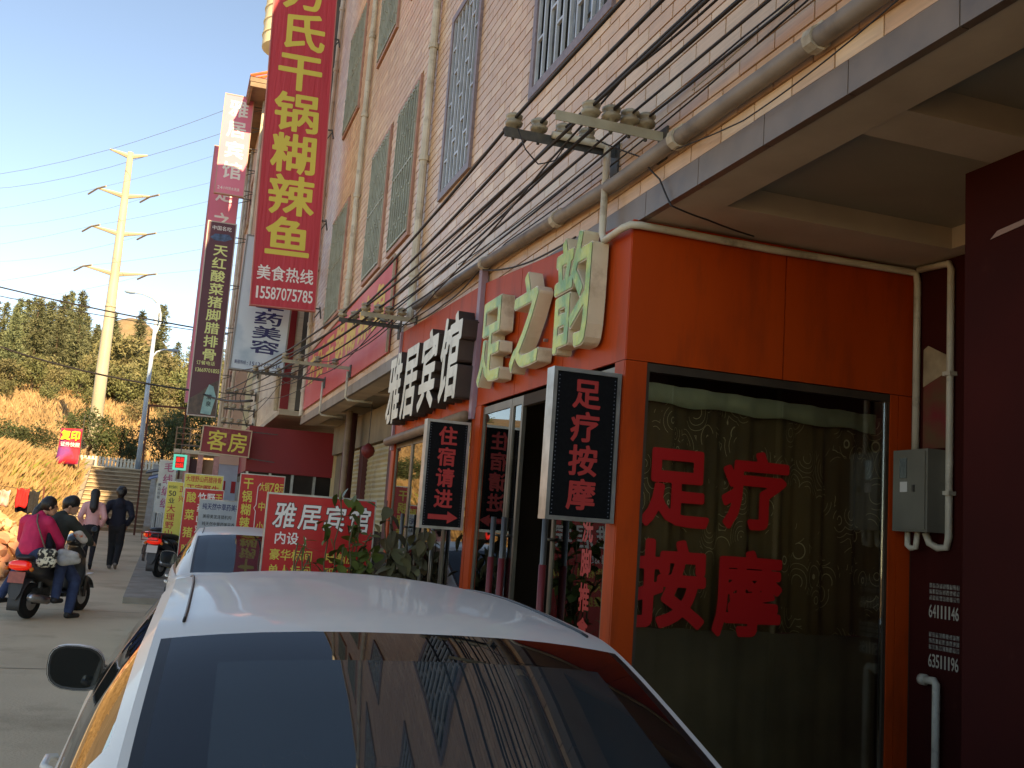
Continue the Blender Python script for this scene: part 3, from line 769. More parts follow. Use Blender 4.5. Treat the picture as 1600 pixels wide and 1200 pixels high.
mb = MB(); mb.tube([(4.255,5.02,3.44),(4.255,4.76,3.42),(4.255,4.745,3.38),(4.255,4.745,1.80),(4.255,4.76,1.74),(4.245,4.82,1.735),(4.22,4.86,1.76),(4.2,4.87,1.82)], 0.021, 10); mb.build('pipe', PVC, cp, smooth=True)
mb = MB(); mb.tube([(4.2,5.02,1.82),(4.2,5.02,1.74),(4.2,4.99,1.725),(4.2,4.95,1.73),(4.2,4.935,1.82)], 0.018, 10); mb.build('pipe', PVC, cp, smooth=True)
mb = MB()
for p in ((4.255,4.745,2.75),(4.255,4.745,2.05)): mb.box(p[0]-.03,p[1]-.03,p[2]-.012,4.279,p[1]+.03,p[2]+.012)
mb.build('clamp', PVC, cp)
p2 = thing('wall_pipe', 'short bent cream water pipe low on the dark red wall', 'pipe')
MB().tube([(4.24,4.92,0.98),(4.24,4.83,.985),(4.24,4.815,.97),(4.24,4.815,0.004)], 0.022, 10).build('pipe', PVC, p2, smooth=True)
MB().tube([(4.24,4.94,0.98),(4.24,4.90,.98)], 0.032, 10).build('coupling', PVC, p2, smooth=True)

# recessed shops between the hotel and the end of the block
far = thing('recessed_shops', 'shaded recess with roller shutters and dark doorway beyond the hotel front', 'shopfront')
XB = 3.05
mb = MB(); mb.box(XB+.1,11.21,0,XB+.3,20.58,3.46); mb.box(XB-.001,11.21,2.9,XB+.1,20.58,3.46); mb.build('back_wall', mat('dusty_wall', srgb(140,122,96), srgb(112,98,78), scale=2, rough=0.9), far)
SHUT = mat('roller_shutter', srgb(178,158,112), srgb(150,132,94), scale=3, rough=0.55, wear=srgb(110,96,70), wscale=3)
def shutter(y0, y1, z0, z1, parent, x=XB+.05):
    m_ = MB(); n = int((z1-z0)/.075)
    rows = []
    for i in range(n*2+1):
        z = z0+(z1-z0)*i/(n*2); rows.append([(x+(.0 if i % 2 else .014), y0, z),(x+(.0 if i % 2 else .014), y1, z)])
    m_.grid(rows, flip=True); m_.box(x-.01,y0,z0-.05,x+.03,y1,z0); return m_.build('roller_shutter', SHUT, parent)
shutter(12.9,14.6,.1,2.88,far); shutter(14.85,16.9,1.55,2.88,far); shutter(17.3,18.9,.1,2.88,far); 
mat('maroon_pier', srgb(96,44,36), srgb(76,34,28), scale=3, rough=0.7)
for a, b in ((14.6,14.85),(16.92,17.28),(18.9,19.2)): MB().box(XB-.02,a,0,XB+.12,b,2.9).build('pier', MATS['maroon_pier'], far)
MB().box(XB+.08,14.86,.1,XB+.1,16.9,1.5).build('shop_pane', WGLASS, far)
MB().box(XB+.06,11.4,.05,XB+.1,12.85,2.88).build('dark_door', mat('dark_door2', srgb(40,38,36), rough=0.4), far)
for (x, y, r, m_, nm) in ((2.42,11.34,.055,'brown_pipe','post'),(2.48,11.50,.06,'maroon_pier','post'),(2.75,17.0,.05,'brown_pipe','post'),(2.85,17.35,.10,'maroon_pier','post')):
    MB().tube([(x,y,0),(x,y,3.46)], r, 10).build(nm, MATS[m_], far, smooth=True)
MB().box(2.40,11.22,1.9,2.44,11.62,2.52).build('red_board', mat('red_board', srgb(176,42,24), srgb(150,34,20), scale=3, rough=0.5), far)
lan = thing('red_lantern', 'small round red lantern hanging in front of the roller shutter', 'lantern', (2.86,15.6,2.62))
MB().lathe([(.02,.22),(.04,.20),(.09,.16),(.11,.10),(.09,.04),(.04,0),(.02,-.02)], seg=14).build('shade', mat('lantern_red', srgb(110,24,22), rough=0.6), lan, smooth=True)
MB().tube([(0,0,.22),(0,0,.83)], .006, 5).build('string', BLACKCABLE, lan)

# ================================================================== FARTHER BUILDINGS
PALETILE = tile_mat('pale_tile', srgb(204,186,160), srgb(190,168,142), srgb(214,198,174), 0.5, 0.12)
CREAMWALL = mat('cream_wall', srgb(236,222,186), srgb(214,198,160), scale=1, rough=0.8)
PINKWALL = mat('pinkish_wall', srgb(206,172,150), srgb(186,150,130), scale=1.2, rough=0.85, wear=srgb(140,116,100), wscale=0.8, wamt=(0.58,0.8))
GREYDARK = mat('grey_render', srgb(112,106,98), srgb(88,84,78), scale=1.2, rough=0.9)
REDCLAD = mat('red_cladding', srgb(150,22,28), srgb(128,18,24), scale=0.9, rough=0.5)
bB = thing('narrow_building', 'narrow pale building with a rounded top bay behind the tall red banner', 'building')
XB2 = 2.0
wins = [(y,y+1.1,z,z+1.7) for z in (5.4,9.0) for y in (22.2,24.4,26.8,28.9)]
mb = MB()
for a, b, c, d in wall_cells(21.4, 30.9, 3.8, 15.0, wins): mb.box(XB2, a, c, XB2+.3, b, d)
mb.box(XB2+.3,30.6,3.81,9,30.89,14.9); mb.box(XB2+.31,21.41,14.6,9,30.59,14.99)
mb.build('wall', PALETILE, bB)
MB().box(XB2+.301,21.405,3.83,9,21.65,14.59).build('side_wall', GREYDARK, bB)
MB().box(XB2-.01,21.39,3.70,9,30.88,3.805).build('soffit', CONCRETE, bB)
for (a, b, c, d) in wins:
    w = MB().box(XB2+.12,a,c,XB2+.16,b,d).build('window', WGLASS, bB)
    m_ = MB()
    for i in range(7): y = a+(b-a)*i/6; m_.box(XB2-.05,y-.012,c,XB2-.03,y+.012,d)
    m_.build('grille', GRILLEG, w)
mb = MB(); prof = [(.05,13.55),(.45,13.58),(.66,13.72)]
z = 13.72
while z < 15.5: prof += [(.66,z+.30),(.685,z+.31),(.685,z+.35),(.66,z+.36)]; z += .36
prof += [(.02,z+.02)]
mb.lathe(prof, (1.66,26.0,0), 26); MB().box(1.985,21.375,3.82,2.16,21.40,5.95).build('red_panel', REDCLAD, bB)
smooth_angle(mb.build('round_bay', CREAMWALL, bB), 30)
mb = MB(); mb.tube([(XB2-.06,21.7,3.8),(XB2-.06,21.7,14.9)], .05, 8); mb.build('downpipe', PVC, bB, smooth=True)
# red clad shop box under it
rs = thing('red_clad_shop', 'red clad shop box standing out under the narrow building', 'shopfront')
MB().box(1.48,22.0,2.50,3.3,26.0,3.46).build('cladding', REDCLAD, rs)
mb = MB(); mb.box(1.55,22.1,.2,3.3,25.9,2.498); mb.build('dark_glazing', mat('dark_glazing', srgb(40,36,34), srgb(58,50,44), scale=2, rough=0.12), rs)
for x in (1.50,1.98,2.45,2.92): MB().box(x,22.04,.2,x+.05,22.098,2.498).build('mullion', SILVER, rs)
gd = thing('grey_metal_door', 'grey blue metal door with red paper squares left of the red clad shop', 'door')
MB().box(1.05,24.4,.22,1.477,24.46,2.75).build('door_panel', mat('grey_blue_metal', srgb(158,164,178), srgb(138,144,156), scale=2, rough=0.45), gd)
for x in (1.13,1.36): MB().box(x,24.392,2.05,x+.10,24.398,2.32).build('paper_square', mat('red_paper', srgb(150,24,28), rough=0.7), gd)
MB().box(1.04,24.38,2.70,1.478,24.47,2.95).build('lintel', PINKWALL, gd)

bC = thing('eaves_building', 'tall pinkish building with orange tiled eaves behind the projecting signs', 'building')
XC = 1.55
wins = [(y,y+1.2,z,z+1.7) for z in (4.6,8.0,11.3) for y in (32.2,34.4,36.6,38.6)]
mb = MB()
for a, b, c, d in wall_cells(31.0, 42.0, .2, 14.7, wins): mb.box(XC, a, c, XC+.3, b, d)
mb.box(XC+.3,41.7,.2,9,41.99,14.69)
mb.build('wall', PINKWALL, bC)
MB().box(XC+.302,31.002,.2,9,31.3,14.69).build('side_wall', CREAMWALL, bC)
for (a, b, c, d) in wins:
    w = MB().box(XC+.12,a,c,XC+.16,b,d).build('window', WGLASS, bC)
    MB().box(XC-.06,a-.08,c-.08,XC+.02,b+.08,c-.002).build('sill', CONCRETE, w)
ROOFT = mat('orange_roof_tile', srgb(214,120,72), srgb(190,98,58), scale=4, rough=0.7)
mb = MB()
mb.add([(XC-.62,30.4,14.75),(9.5,30.4,14.75),(9.5,42.5,14.75),(XC-.62,42.5,14.75),(XC+1.2,32.2,15.5),(7.6,32.2,15.5),(7.6,40.7,15.5),(XC+1.2,40.7,15.5)], [(0,1,5,4),(1,2,6,5),(2,3,7,6),(3,0,4,7),(4,5,6,7)])
roof = mb.build('roof', ROOFT, bC)
m_ = MB()
for k in range(48):
    y = 30.45+k*.30
    if y < 42.4:
        t = 0.75 if 31.6 < y < 41.3 else 0.35
        m_.tube([(XC-.60,y,14.775),(XC-.60+1.8*t,y,14.775+.75*t)], .05, 5)
for k in range(30):
    x = XC-.5+k*.28; t = 0.6
    m_.tube([(x,30.43,14.775),(x,30.43+1.8*t,14.775+.75*t)], .05, 5)
tag(m_.build('roof_tiles', ROOFT, roof), kind='stuff')
mb = MB(); mb.box(XC-.60,30.42,14.60,9.4,42.45,14.748); mb.box(XC-.58,30.44,14.45,XC-.50,42.4,14.6); mb.box(XC-.50,30.44,14.45,9.4,30.52,14.6); mb.build('eave_board', mat('eave_brown', srgb(150,128,106), srgb(126,104,84), scale=3, rough=0.8), bC)
mb = MB(); mb.box(1.75,32.0,15.0,2.2,33.6,16.1); mb.build('roof_hut', mat('white_render', srgb(236,232,222), rough=0.8), roof)
MB().box(2.35,31.8,15.0,3.4,33.6,16.3).build('roof_hut', MATS['white_render'], roof)
mb = MB()
for y in (31.3,35.9,38.0): mb.tube([(XC-.07,y,.3),(XC-.07,y,14.4)], .05, 8)
tag(mb.build('downpipe', PVC, bC, smooth=True), kind='stuff')

# low porch with balcony rail in front of it
ph = thing('porch', 'low pink pillared porch with a dark red door and a balcony rail above', 'porch')
for x in (.30,.62,1.02): MB().box(x,27.0,.25,x+.13,27.2,3.0).build('pillar', mat('pink_tile', srgb(206,150,140), srgb(176,118,110), scale=12, rough=0.5), ph)
MB().box(.44,27.25,.25,.62,27.3,2.9).build('door', mat('dark_red_door', srgb(70,16,22), rough=0.5), ph)
MB().box(.76,27.25,.25,1.02,27.3,2.9).build('wall', mat('tan_wall', srgb(176,140,110), srgb(150,116,90), scale=3, rough=0.8), ph)
MB().box(.02,26.95,3.0,1.54,28.4,3.10).build('slab', CONCRETE, ph)
mb = MB()
for z in (3.22,3.36,3.50,3.64): mb.tube([(.04,26.98,z),(1.5,26.98,z)], .014, 6); mb.tube([(.04,26.98,z),(.04,28.38,z)], .014, 6)
for x in (.04,.38,.75,1.12,1.5): mb.tube([(x,26.98,3.1),(x,26.98,3.66)], .02, 6)
mb.build('railing', mat('rail_rust', srgb(150,126,100), srgb(110,86,66), scale=8, rough=0.6), ph)

# shed with blue and black roof beside the stairs
sh = thing('shed', 'small white corrugated shed with a blue and black sheet roof beside the stairs', 'shed')
mb = MB(); rows = []
for i in range(61):
    x = -.40+i*.03; rows.append([(x,33.0+(.015 if i % 2 else -.015),.3),(x,33.0+(.015 if i % 2 else -.015),2.45+.12*i/60)])
mb.grid(rows); mb.build('front_wall', mat('white_sheet', srgb(206,208,204), srgb(176,176,170), scale=2, rough=0.5), sh)
MB().box(-.40,33.02,.3,-.37,38.5,2.45).build('side_wall', MATS['white_sheet'], sh)
MB().prism([(-.62,32.7,2.38),(-.62,35.2,2.55),(.2,35.2,2.85),(.2,32.7,2.70)], (0,0,0), (0,0,.03)).build('blue_roof', mat('blue_sheet', srgb(62,92,140), srgb(46,70,110), scale=3, rough=0.5), sh)
MB().prism([(-.75,34.6,2.62),(-.75,39.0,2.85),(1.5,39.0,3.35),(1.5,34.6,3.20)], (0,0,0), (0,0,.04)).build('black_roof', mat('black_sheet', srgb(34,34,36), srgb(50,48,46), scale=3, rough=0.6), sh)

# ================================================================== SIGNS
BANNERRED = mat('banner_red', srgb(200,56,68), srgb(186,48,60), scale=1.1, rough=0.6, bump=0.9, bscale=2.2, stretch=(7,1,0.5))
YELLOWP = mat('yellow_print', srgb(214,196,84), rough=0.6)
WHITEP = mat('white_print', srgb(232,226,220), rough=0.6)
def brackets(parent, pts, dx, mtl=DARKSTEEL):
    for (x, y, z) in pts:
        m_ = MB(); m_.bar((x,y,z),(x+dx,y,z),.025); m_.bar((x,y,z-.18),(x+dx,y,z-.02),.02); m_.bar((x+dx,y-.12,z-.2),(x+dx,y+.12,z+.06),.025)
        m_.build('bracket', mtl, parent)
def vsign(name, label, y, x0, x1, z0, z1, face, frame, tilt=0.0, depth=0.12, fw=0.03, cat='sign', group=None):
    """upright sign facing -Y; local x to the right, z up from its lower left corner"""
    t = thing(name, label, cat, (x0, y, z0), group=group); t.rotation_euler = (0, -tilt, 0)
    W, H = x1-x0, z1-z0
    MB().box(0,0,0,W,depth,H).build('panel', face, t)
    if frame:
        m_ = MB(); m_.box(-fw,-.012,-fw,W+fw,depth+.004,0); m_.box(-fw,-.012,H,W+fw,depth+.004,H+fw); m_.box(-fw,-.0115,0,-.0005,depth+.003,H); m_.box(W+.0005,-.0115,0,W+fw,depth+.003,H)
        m_.build('frame', frame, t)
    return t, W, H
F = -0.004   # lettering stands just proud of the panel
t, W, H = vsign('vertical_banner', 'tall red vertical banner with big yellow characters projecting from the tiled facade', 18.8, 1.04, 2.20, 5.42, 12.45, BANNERRED, mat('pink_edge', srgb(190,110,100), rough=0.6), tilt=0.030, depth=0.10, fw=0.02)
text_part('lettering', '方氏干锅糊辣鱼', YELLOWP, t, (.14,F,6.62), XA, ZA, .88, .80, step=.815, vertical=True, bold=0.024, res=3)
text_part('lettering', '美食热线', WHITEP, t, (.06,F,.47), XA, ZA, .262, .30, bold=0.014)
text_part('lettering', '15587075785', WHITEP, t, (.05,F,.13), XA, ZA, .097, .24, bold=0.012, single=True)
brackets(t, [(W+.02,.05,z) for z in (.05,1.75,3.55,5.4)], .0+(2.36-2.26), DARKSTEEL)
t, W, H = vsign('beauty_sign', 'pale blue beauty sign with navy characters half hidden behind the tall red banner', 20.05, .87, 1.85, 4.38, 7.02, mat('pale_blue_print', srgb(190,206,214), srgb(120,156,176), scale=1.6, rough=0.4, contrast=(0.5,0.8)), mat('sign_edge_grey', srgb(130,130,126), rough=0.5), tilt=-0.02, depth=0.14)
NAVY = mat('navy_print', srgb(26,34,92), rough=0.5)
text_part('lettering', '纯天然中草药美容', NAVY, t, (.30,F,2.60), XA, ZA, .58, .275, step=.283, vertical=True, bold=0.02)
text_part('lettering', '美丽热线:15121722336', NAVY, t, (.05,F,.09), XA, ZA, .055, .085, bold=0.008, single=True)
brackets(t, [(W+.03,.07,z) for z in (.3,2.2)], .46)
t, W, H = vsign('spare_ribs_sign', 'maroon vertical sign with pale yellow characters and a bottle picture at its foot', 30.0, .27, 1.03, 4.27, 9.93, mat('maroon_print', srgb(92,30,44), srgb(80,26,38), scale=1, rough=0.4), mat('sign_edge_pale', srgb(190,176,164), rough=0.5), tilt=0.005, depth=0.14)
PALEY = mat('pale_yellow_print', srgb(214,218,140), rough=0.5)
text_part('lettering', '天红酸菜猪脚腊排骨', PALEY, t, (.20,F,5.02), XA, ZA, .42, .36, step=.385, vertical=True, bold=0.018)
text_part('lettering', '订餐电话', PALEY, t, (.08,F,1.44), XA, ZA, .13, .13, bold=0.006, single=True)
text_part('lettering', '13669701855', PALEY, t, (.06,F,1.24), XA, ZA, .062, .12, bold=0.006, single=True)
text_part('lettering', '中国名吃', WHITEP, t, (.10,F,5.43), XA, ZA, .14, .14, bold=0.004, single=True)
MB().prism([(.08,-.003,5.2),(.2,-.003,5.32),(.6,-.003,5.34),(.7,-.003,5.22),(.5,-.003,5.12),(.2,-.003,5.12)], (0,0,0), (0,-.002,0)).build('picture', mat('blue_picture', srgb(70,100,140), srgb(30,40,60), scale=9, rough=0.4), t)
MB().prism([(0.0,-.003,.02),(.75,-.003,.02),(.75,-.003,1.05),(.55,-.003,.92),(.25,-.003,.62),(.0,-.003,.45)], (0,0,0), (0,-.002,0)).build('picture', mat('dish_picture', srgb(60,44,40), srgb(100,76,60), scale=8, rough=0.4), t)
MB().prism([(.34,-.0055,.05),(.62,-.0055,.03),(.72,-.0055,.55),(.62,-.0055,.85),(.50,-.0055,.90),(.40,-.0055,.60)], (0,0,0), (0,-.002,0)).build('picture', mat('bottle_picture', srgb(150,190,186), srgb(110,150,150), scale=5, rough=0.4), t)
text_part('lettering', '清泉', mat('dark_print', srgb(30,36,40), rough=0.5), t, (.46,-.0085,.62), XA, ZA, .15, .16, step=.2, vertical=True, bold=0.02)
brackets(t, [(W+.03,.07,z) for z in (.7,2.6,5.3)], .48)
PINKP = mat('pink_print', srgb(228,128,152), srgb(216,110,136), scale=1, rough=0.5)
t, W, H = vsign('inn_sign', 'upper pink inn sign half blown out by sunlight under the orange eaves', 32.0, .32, 1.17, 11.45, 14.68, PINKP, mat('sign_edge_pink', srgb(196,150,140), rough=0.6), depth=0.14)
text_part('lettering', '雅居宾馆', WHITEP, t, (.13,F,3.1), XA, ZA, .62, .58, step=.68, vertical=True, bold=0.02)
text_part('lettering', '24小时热水洗澡', WHITEP, t, (.05,F,.12), XA, ZA, .085, .11, bold=0.006, single=True)
brackets(t, [(W+.03,.07,z) for z in (.2,.9,1.6,2.3,3.0)], .34)
t, W, H = vsign('foot_massage_sign', 'long pink sign just behind the maroon one, its left edge in sunlight', 34.0, .19, 1.10, 5.0, 13.62, PINKP, MATS['sign_edge_pink'], depth=0.14)
text_part('lettering', '足之韵足疗按摩', WHITEP, t, (.18,F,7.35), XA, ZA, .58, .60, step=.95, vertical=True, bold=0.02)
brackets(t, [(W+.03,.07,z) for z in (1,4,7)], .40)
t, W, H = vsign('guest_room_sign', 'dark red sign with two yellow characters in front of the red clad shop', 21.5, .53, 1.47, 2.80, 3.32, mat('worn_red_sign', srgb(140,34,40), srgb(120,28,34), scale=2, rough=0.5, wear=srgb(170,110,100), wscale=3, wamt=(0.58,0.8)), mat('beige_frame', srgb(196,170,140), rough=0.6), depth=0.12, fw=0.022, tilt=-0.03)
text_part('lettering', '客房', YELLOWP, t, (.09,F,.04), XA, ZA, .40, .44, step=.42, bold=0.012, res=3)
mb = MB(); mb.bar((.2,.06,H+.02),(.2,.06,H+.5),.02); mb.bar((W-.02,.06,H),(W+.55,.06,H+.01),.02); mb.bar((W,.06,-.03),(W+.55,.06,-.05),.02); mb.build('bracket', DARKSTEEL, t)
# long faded banner along the facade
fbn = thing('facade_banner', 'long faded red banner with yellow characters along the beam of the tiled facade', 'banner', (2.335, 20.4, 3.72))
FADED = mat('faded_red', srgb(206,72,74), srgb(220,128,122), scale=0.55, rough=0.6, contrast=(0.4,0.75))
MB().prism([(0,0,0),(0,-8.35,-.02),(0,-8.35,1.20),(0,0,1.08)], (0,0,0), (.02,0,0)).build('sheet', FADED, fbn)
mb = MB(); mb.bar((-.012,0,1.09),(-.012,-8.36,1.21),.025); mb.bar((-.012,-8.36,-.02),(-.012,-8.36,1.2),.03); mb.build('edge_strip', mat('dusty_edge', srgb(170,150,128), rough=0.7), fbn)
text_part('lettering', '方氏干锅糊辣鱼', mat('faded_yellow', srgb(220,180,80), rough=0.6), fbn, (-.004,-.6,.40), -YA, ZA, .92, .64, step=1.08, bold=0.028)

# signs standing on the ground
def floor_sign(name, label, y, x0, x1, z1, face, body_h, gz=None):
    g = gz if gz is not None else ground_z(y)+(.10 if y > 17.3 else .004)
    t = thing(name, label, 'sign', (x0, y, g)); W = x1-x0; H = z1-g
    MB().box(0,0,H-body_h,W,.035,H).build('panel', face, t)
    mb = MB(); mb.box(-.012,-.004,H,W+.012,.039,H+.015); mb.box(-.012,-.004,H-body_h-.015,W+.012,.039,H-body_h)
    mb.box(-.012,-.003,H-body_h,-.0005,.038,H); mb.box(W+.0005,-.003,H-body_h,W+.012,.038,H); mb.build('frame', SILVER, t)
    for x in (.03, W-.06):
        m_ = MB(); m_.box(x,.04,0,x+.03,.07,H-.1); m_.bar((x+.015,.06,H*.6),(x+.015,.45,.012),.024); m_.build('leg', DARKSTEEL, t)
    return t, W, H
SIGNRED = mat('sign_red', srgb(200,30,30), srgb(184,24,26), scale=2, rough=0.4)
OUTLINE = mat('black_print', srgb(28,20,20), rough=0.6)
t, W, H = floor_sign('hotel_floor_sign', 'red hotel sign board with white brush characters behind the near white car', 8.5, .78, 1.66, 1.815, SIGNRED, 1.45)
for i, ch in enumerate('雅居宾馆'):
    text_part('lettering', ch, OUTLINE, t, (.045+i*.205,-.002,H-.275), XA, ZA, .185, .225, bold=0.036, skew=.1)
    text_part('lettering', ch, WHITEP, t, (.045+i*.205,-.0035,H-.275), XA, ZA, .185, .225, bold=0.014, skew=.1)
text_part('lettering', '内设:', WHITEP, t, (.075,-.003,H-.40), XA, ZA, .10, .105, bold=0.016)
for k, (a, b) in enumerate((('豪华标间','电脑房'),('单人标间','双人间'),('夫妻房',''))):
    text_part('lettering', a, YELLOWP, t, (.05,-.003,H-.53-k*.125), XA, ZA, .088, .095, bold=0.012)
    text_part('lettering', b, YELLOWP, t, (.50,-.003,H-.53-k*.125), XA, ZA, .088, .095, bold=0.012)
t, W, H = floor_sign('price_sign', 'red price board with a yellow dish name down its left side', 16.0, 1.03, 1.68, 2.22, SIGNRED, 1.75)
text_part('lettering', '干锅糊辣鱼', YELLOWP, t, (.04,-.003,H-.04), XA, ZA, .155, .185, step=.20, vertical=True, bold=0.02)
mb = MB(); mb.tube([(.30,-.006,H-.12),(.265,-.006,H-.18),(.262,-.006,H-.45),(.235,-.006,H-.50),(.262,-.006,H-.55),(.265,-.006,H-.85),(.30,-.006,H-.92)], .006, 5); mb.build('brace', WHITEP, t)
for k, s in enumerate(('大锅78元','中锅','小锅')): text_part('lettering', s, YELLOWP, t, (.29,-.003,H-.24-k*.30), XA, ZA, .073 if k == 0 else .115, .145, bold=0.014)
t, W, H = floor_sign('pickled_pork_sign', 'red menu board with a yellow vertical dish name beside the parked black scooter', 18.5, .28, .92, 1.98, SIGNRED, 1.55)
text_part('lettering', '酸菜猪脚', YELLOWP, t, (.03,-.003,H-.05), XA, ZA, .165, .19, step=.30, vertical=True, bold=0.02)
text_part('lettering', '竹药山鸡', WHITEP, t, (.22,-.003,H-.05), XA, ZA, .14, .16, step=.185, vertical=True, bold=0.014)
text_part('lettering', '野', WHITEP, t, (.37,-.003,H-.21), XA, ZA, .14, .16, bold=0.014)
text_part('lettering', '干锅', YELLOWP, t, (.51,-.003,H-.05), XA, ZA, .12, .15, step=.18, vertical=True, bold=0.014)
t, W, H = floor_sign('herbal_beauty_sign', 'grey white herbal beauty board with navy print beyond the second car', 17.5, .52, 1.18, 1.80, mat('grey_white_print', srgb(176,184,184), srgb(150,160,166), scale=4, rough=0.5), 1.35)
text_part('lettering', '纯天然中草药美容', NAVY, t, (.04,-.003,H-.16), XA, ZA, .076, .115, bold=0.012)
for k, s in enumerate(('美容美发连锁机构','纯天然中草药美容养生','祛痘祛斑美白')): text_part('lettering', s, mat('dark_print', srgb(30,36,40)), t, (.06,-.003,H-.30-k*.12), XA, ZA, .058, .07, bold=0.008, single=True)
YEL = mat('yellow_board', srgb(220,208,96), srgb(206,192,84), scale=3, rough=0.5)
REDP = mat('red_print', srgb(190,40,44), rough=0.5)
t, W, H = floor_sign('wild_yam_banner', 'yellow banner with red characters above the red menu board', 20.0, .27, .96, 2.28, YEL, .42)
text_part('lettering', '大理野山药腊排骨', REDP, t, (.02,-.003,H-.145), XA, ZA, .081, .12, bold=0.01)
text_part('lettering', '正宗野生', REDP, t, (.04,-.003,H-.35), XA, ZA, .15, .17, bold=0.012)
t, W, H = floor_sign('yellow_fifty_sign', 'yellow board reading 50 with red characters behind the parked scooter', 21.5, -.02, .36, 2.14, YEL, 1.7)
text_part('lettering', '每份50元', mat('dark_print', srgb(30,36,40)), t, (.02,-.003,H-.13), XA, ZA, .035, .06, bold=0.006, single=True)
text_part('lettering', '50', mat('dark_print', srgb(30,36,40)), t, (.03,-.003,H-.28), XA, ZA, .075, .11, bold=0.012)
text_part('lettering', '业', mat('dark_print', srgb(30,36,40)), t, (.04,-.003,H-.43), XA, ZA, .13, .12, bold=0.01)
text_part('lettering', '大理野山药', REDP, t, (.03,-.003,H-.45), XA, ZA, .17, .155, step=.165, vertical=True, bold=0.012)
text_part('lettering', '正兴', REDP, t, (.23,-.003,H-.06), XA, ZA, .11, .14, step=.19, vertical=True, bold=0.012)
t, W, H = floor_sign('white_repair_sign', 'tall white board with faded magenta characters beside the shed', 26.0, -.26, .12, 2.74, mat('white_board', srgb(206,204,196), srgb(186,182,172), scale=3, rough=0.5), 1.25)
text_part('lettering', '毛线编织', mat('magenta_print', srgb(176,90,120), rough=0.6), t, (.10,-.003,H-.03), XA, ZA, .24, .25, step=.29, vertical=True, bold=0.014)
text_part('lettering', '裤边拉链', mat('dark_print', srgb(30,36,40)), t, (.015,-.003,H-.55), XA, ZA, .07, .08, step=.10, vertical=True, bold=0.008)
t, W, H = vsign('led_shop_sign', 'small lit LED sign with a cyan border and red characters', 24.0, .03, .32, 2.47, 2.82, mat('cyan_led', srgb(60,170,160), rough=0.4, emit=srgb(70,230,214), estr=0.22), None, depth=0.08)
MB().box(.05,-.004,.045,W-.05,-.001,H-.045).build('screen', mat('led_dark_red', srgb(90,8,10), rough=0.4, emit=srgb(255,20,20), estr=0.04), t)
for k, s in enumerate(('烟酒','饮料')): text_part('lettering', s, mat('led_bright_red', srgb(230,30,30), emit=srgb(255,40,30), estr=0.45), t, (.058,-.006,H-.175-k*.125), XA, ZA, .085, .11, bold=0.016)
mb = MB(); mb.bar((W*.5,.04,H),(W*.5,.04,H+.22),.02); mb.bar((W*.5,.04,H+.21),(1.25,.04,H+.21),.02); mb.build('bracket', DARKSTEEL, t)
# copy-shop flag on a pole by the stairs
t = thing('copy_shop_flag', 'small red and purple copy shop flag on a pole at the left of the stairs', 'flag', (-3.5, 43.9, terr(-3.5,43.9)))
MB().tube([(0,0,-.3),(0,0,2.9)], .02, 6).build('pole', DARKSTEEL, t)
zt = 4.42-terr(-3.5,43.9)
rows = [[(-.80+.04*math.sin(i*1.3)*0-.06*i/6+(.82)*j/6, .05*math.sin(j*1.1+i*.6), zt-1.42*i/6+.03*j/6) for j in range(7)] for i in range(7)]
fl = MB().grid(rows, flip=True).build('cloth', mat('flag_red', srgb(196,40,60), srgb(130,60,130), scale=1.5, rough=0.7, contrast=(.45,.6)), t, smooth=True)
fl.modifiers.new('t','SOLIDIFY').thickness = .006
text_part('lettering', '复印', mat('bright_yellow', srgb(250,220,50)), t, (-.78,-.075,zt-.46), XA, ZA, .36, .40, bold=0.03)
text_part('lettering', '证件快照', WHITEP, t, (-.76,-.075,zt-.72), XA, ZA, .18, .19, bold=0.01)

# ================================================================== CROSSARMS, INSULATORS, CABLES
CERAMIC = mat('insulator_ceramic', srgb(176,164,138), srgb(140,128,106), scale=9, rough=0.35, wear=srgb(90,80,66), wscale=12)
PALESTEEL = mat('galvanised_dusty', srgb(182,174,150), srgb(150,142,120), scale=7, rough=0.6, metal=0.2)
INS = MB().lathe([(.018,0),(.020,.012),(.034,.016),(.040,.030),(.034,.040),(.026,.046),(.036,.054),(.038,.066),(.024,.076),(.012,.082)], seg=12).mesh('insulator', CERAMIC, smooth=True)
def crossarm(label, y, x0, x1, z, insx, m_, lower=(), h=.05, group='crossarms along the facade'):
    t = thing('insulator_crossarm', label, 'crossarm', (x1, y, z), group=group)
    mb = MB(); mb.box(x0-x1,-.003,-h/2,0,.003,h/2); mb.box(x0-x1,.003,h/2-.006,0,.045,h/2); mb.build('arm', m_, t)
    MB().box(-.012,-.05,-.14,.012,.06,.05).build('wall_plate', DARKSTEEL, t)
    for x in insx:
        o = link('insulator', INS, t, (x-x1,.022,h/2)); o.scale = (1.4,1.4,1.25)
        MB().tube([(0,0,-.05),(0,0,.002)], .007, 6).build('pin', DARKSTEEL, o)
    for x in lower:
        o = link('insulator', INS, t, (x-x1,-.03,h/2-.006)); o.scale = (1.1,1.1,1.0)
    return t
A1x = (1.70,1.86,2.02,2.17); A2x = (1.93,2.05,2.16,2.26)
crossarm('dark steel crossarm with four insulators and a cream conduit above the orange corner', 5.47, 1.64, 2.366, 3.99, A1x, DARKSTEEL, h=.06)
crossarm('pale steel crossarm with four insulators nearest the camera', 4.82, 1.72, 2.366, 3.86, A2x, PALESTEEL, h=.055)
A3x = (1.66,1.80,1.98,2.14); A4x = (1.80,1.94,2.06,2.2)
crossarm('dark crossarm in front of the right end of the faded banner', 11.4, 1.62, 2.33, 3.90, A3x, DARKSTEEL)
crossarm('pale crossarm between the hotel letters and the faded banner', 10.7, 1.75, 2.366, 3.86, A4x, PALESTEEL)
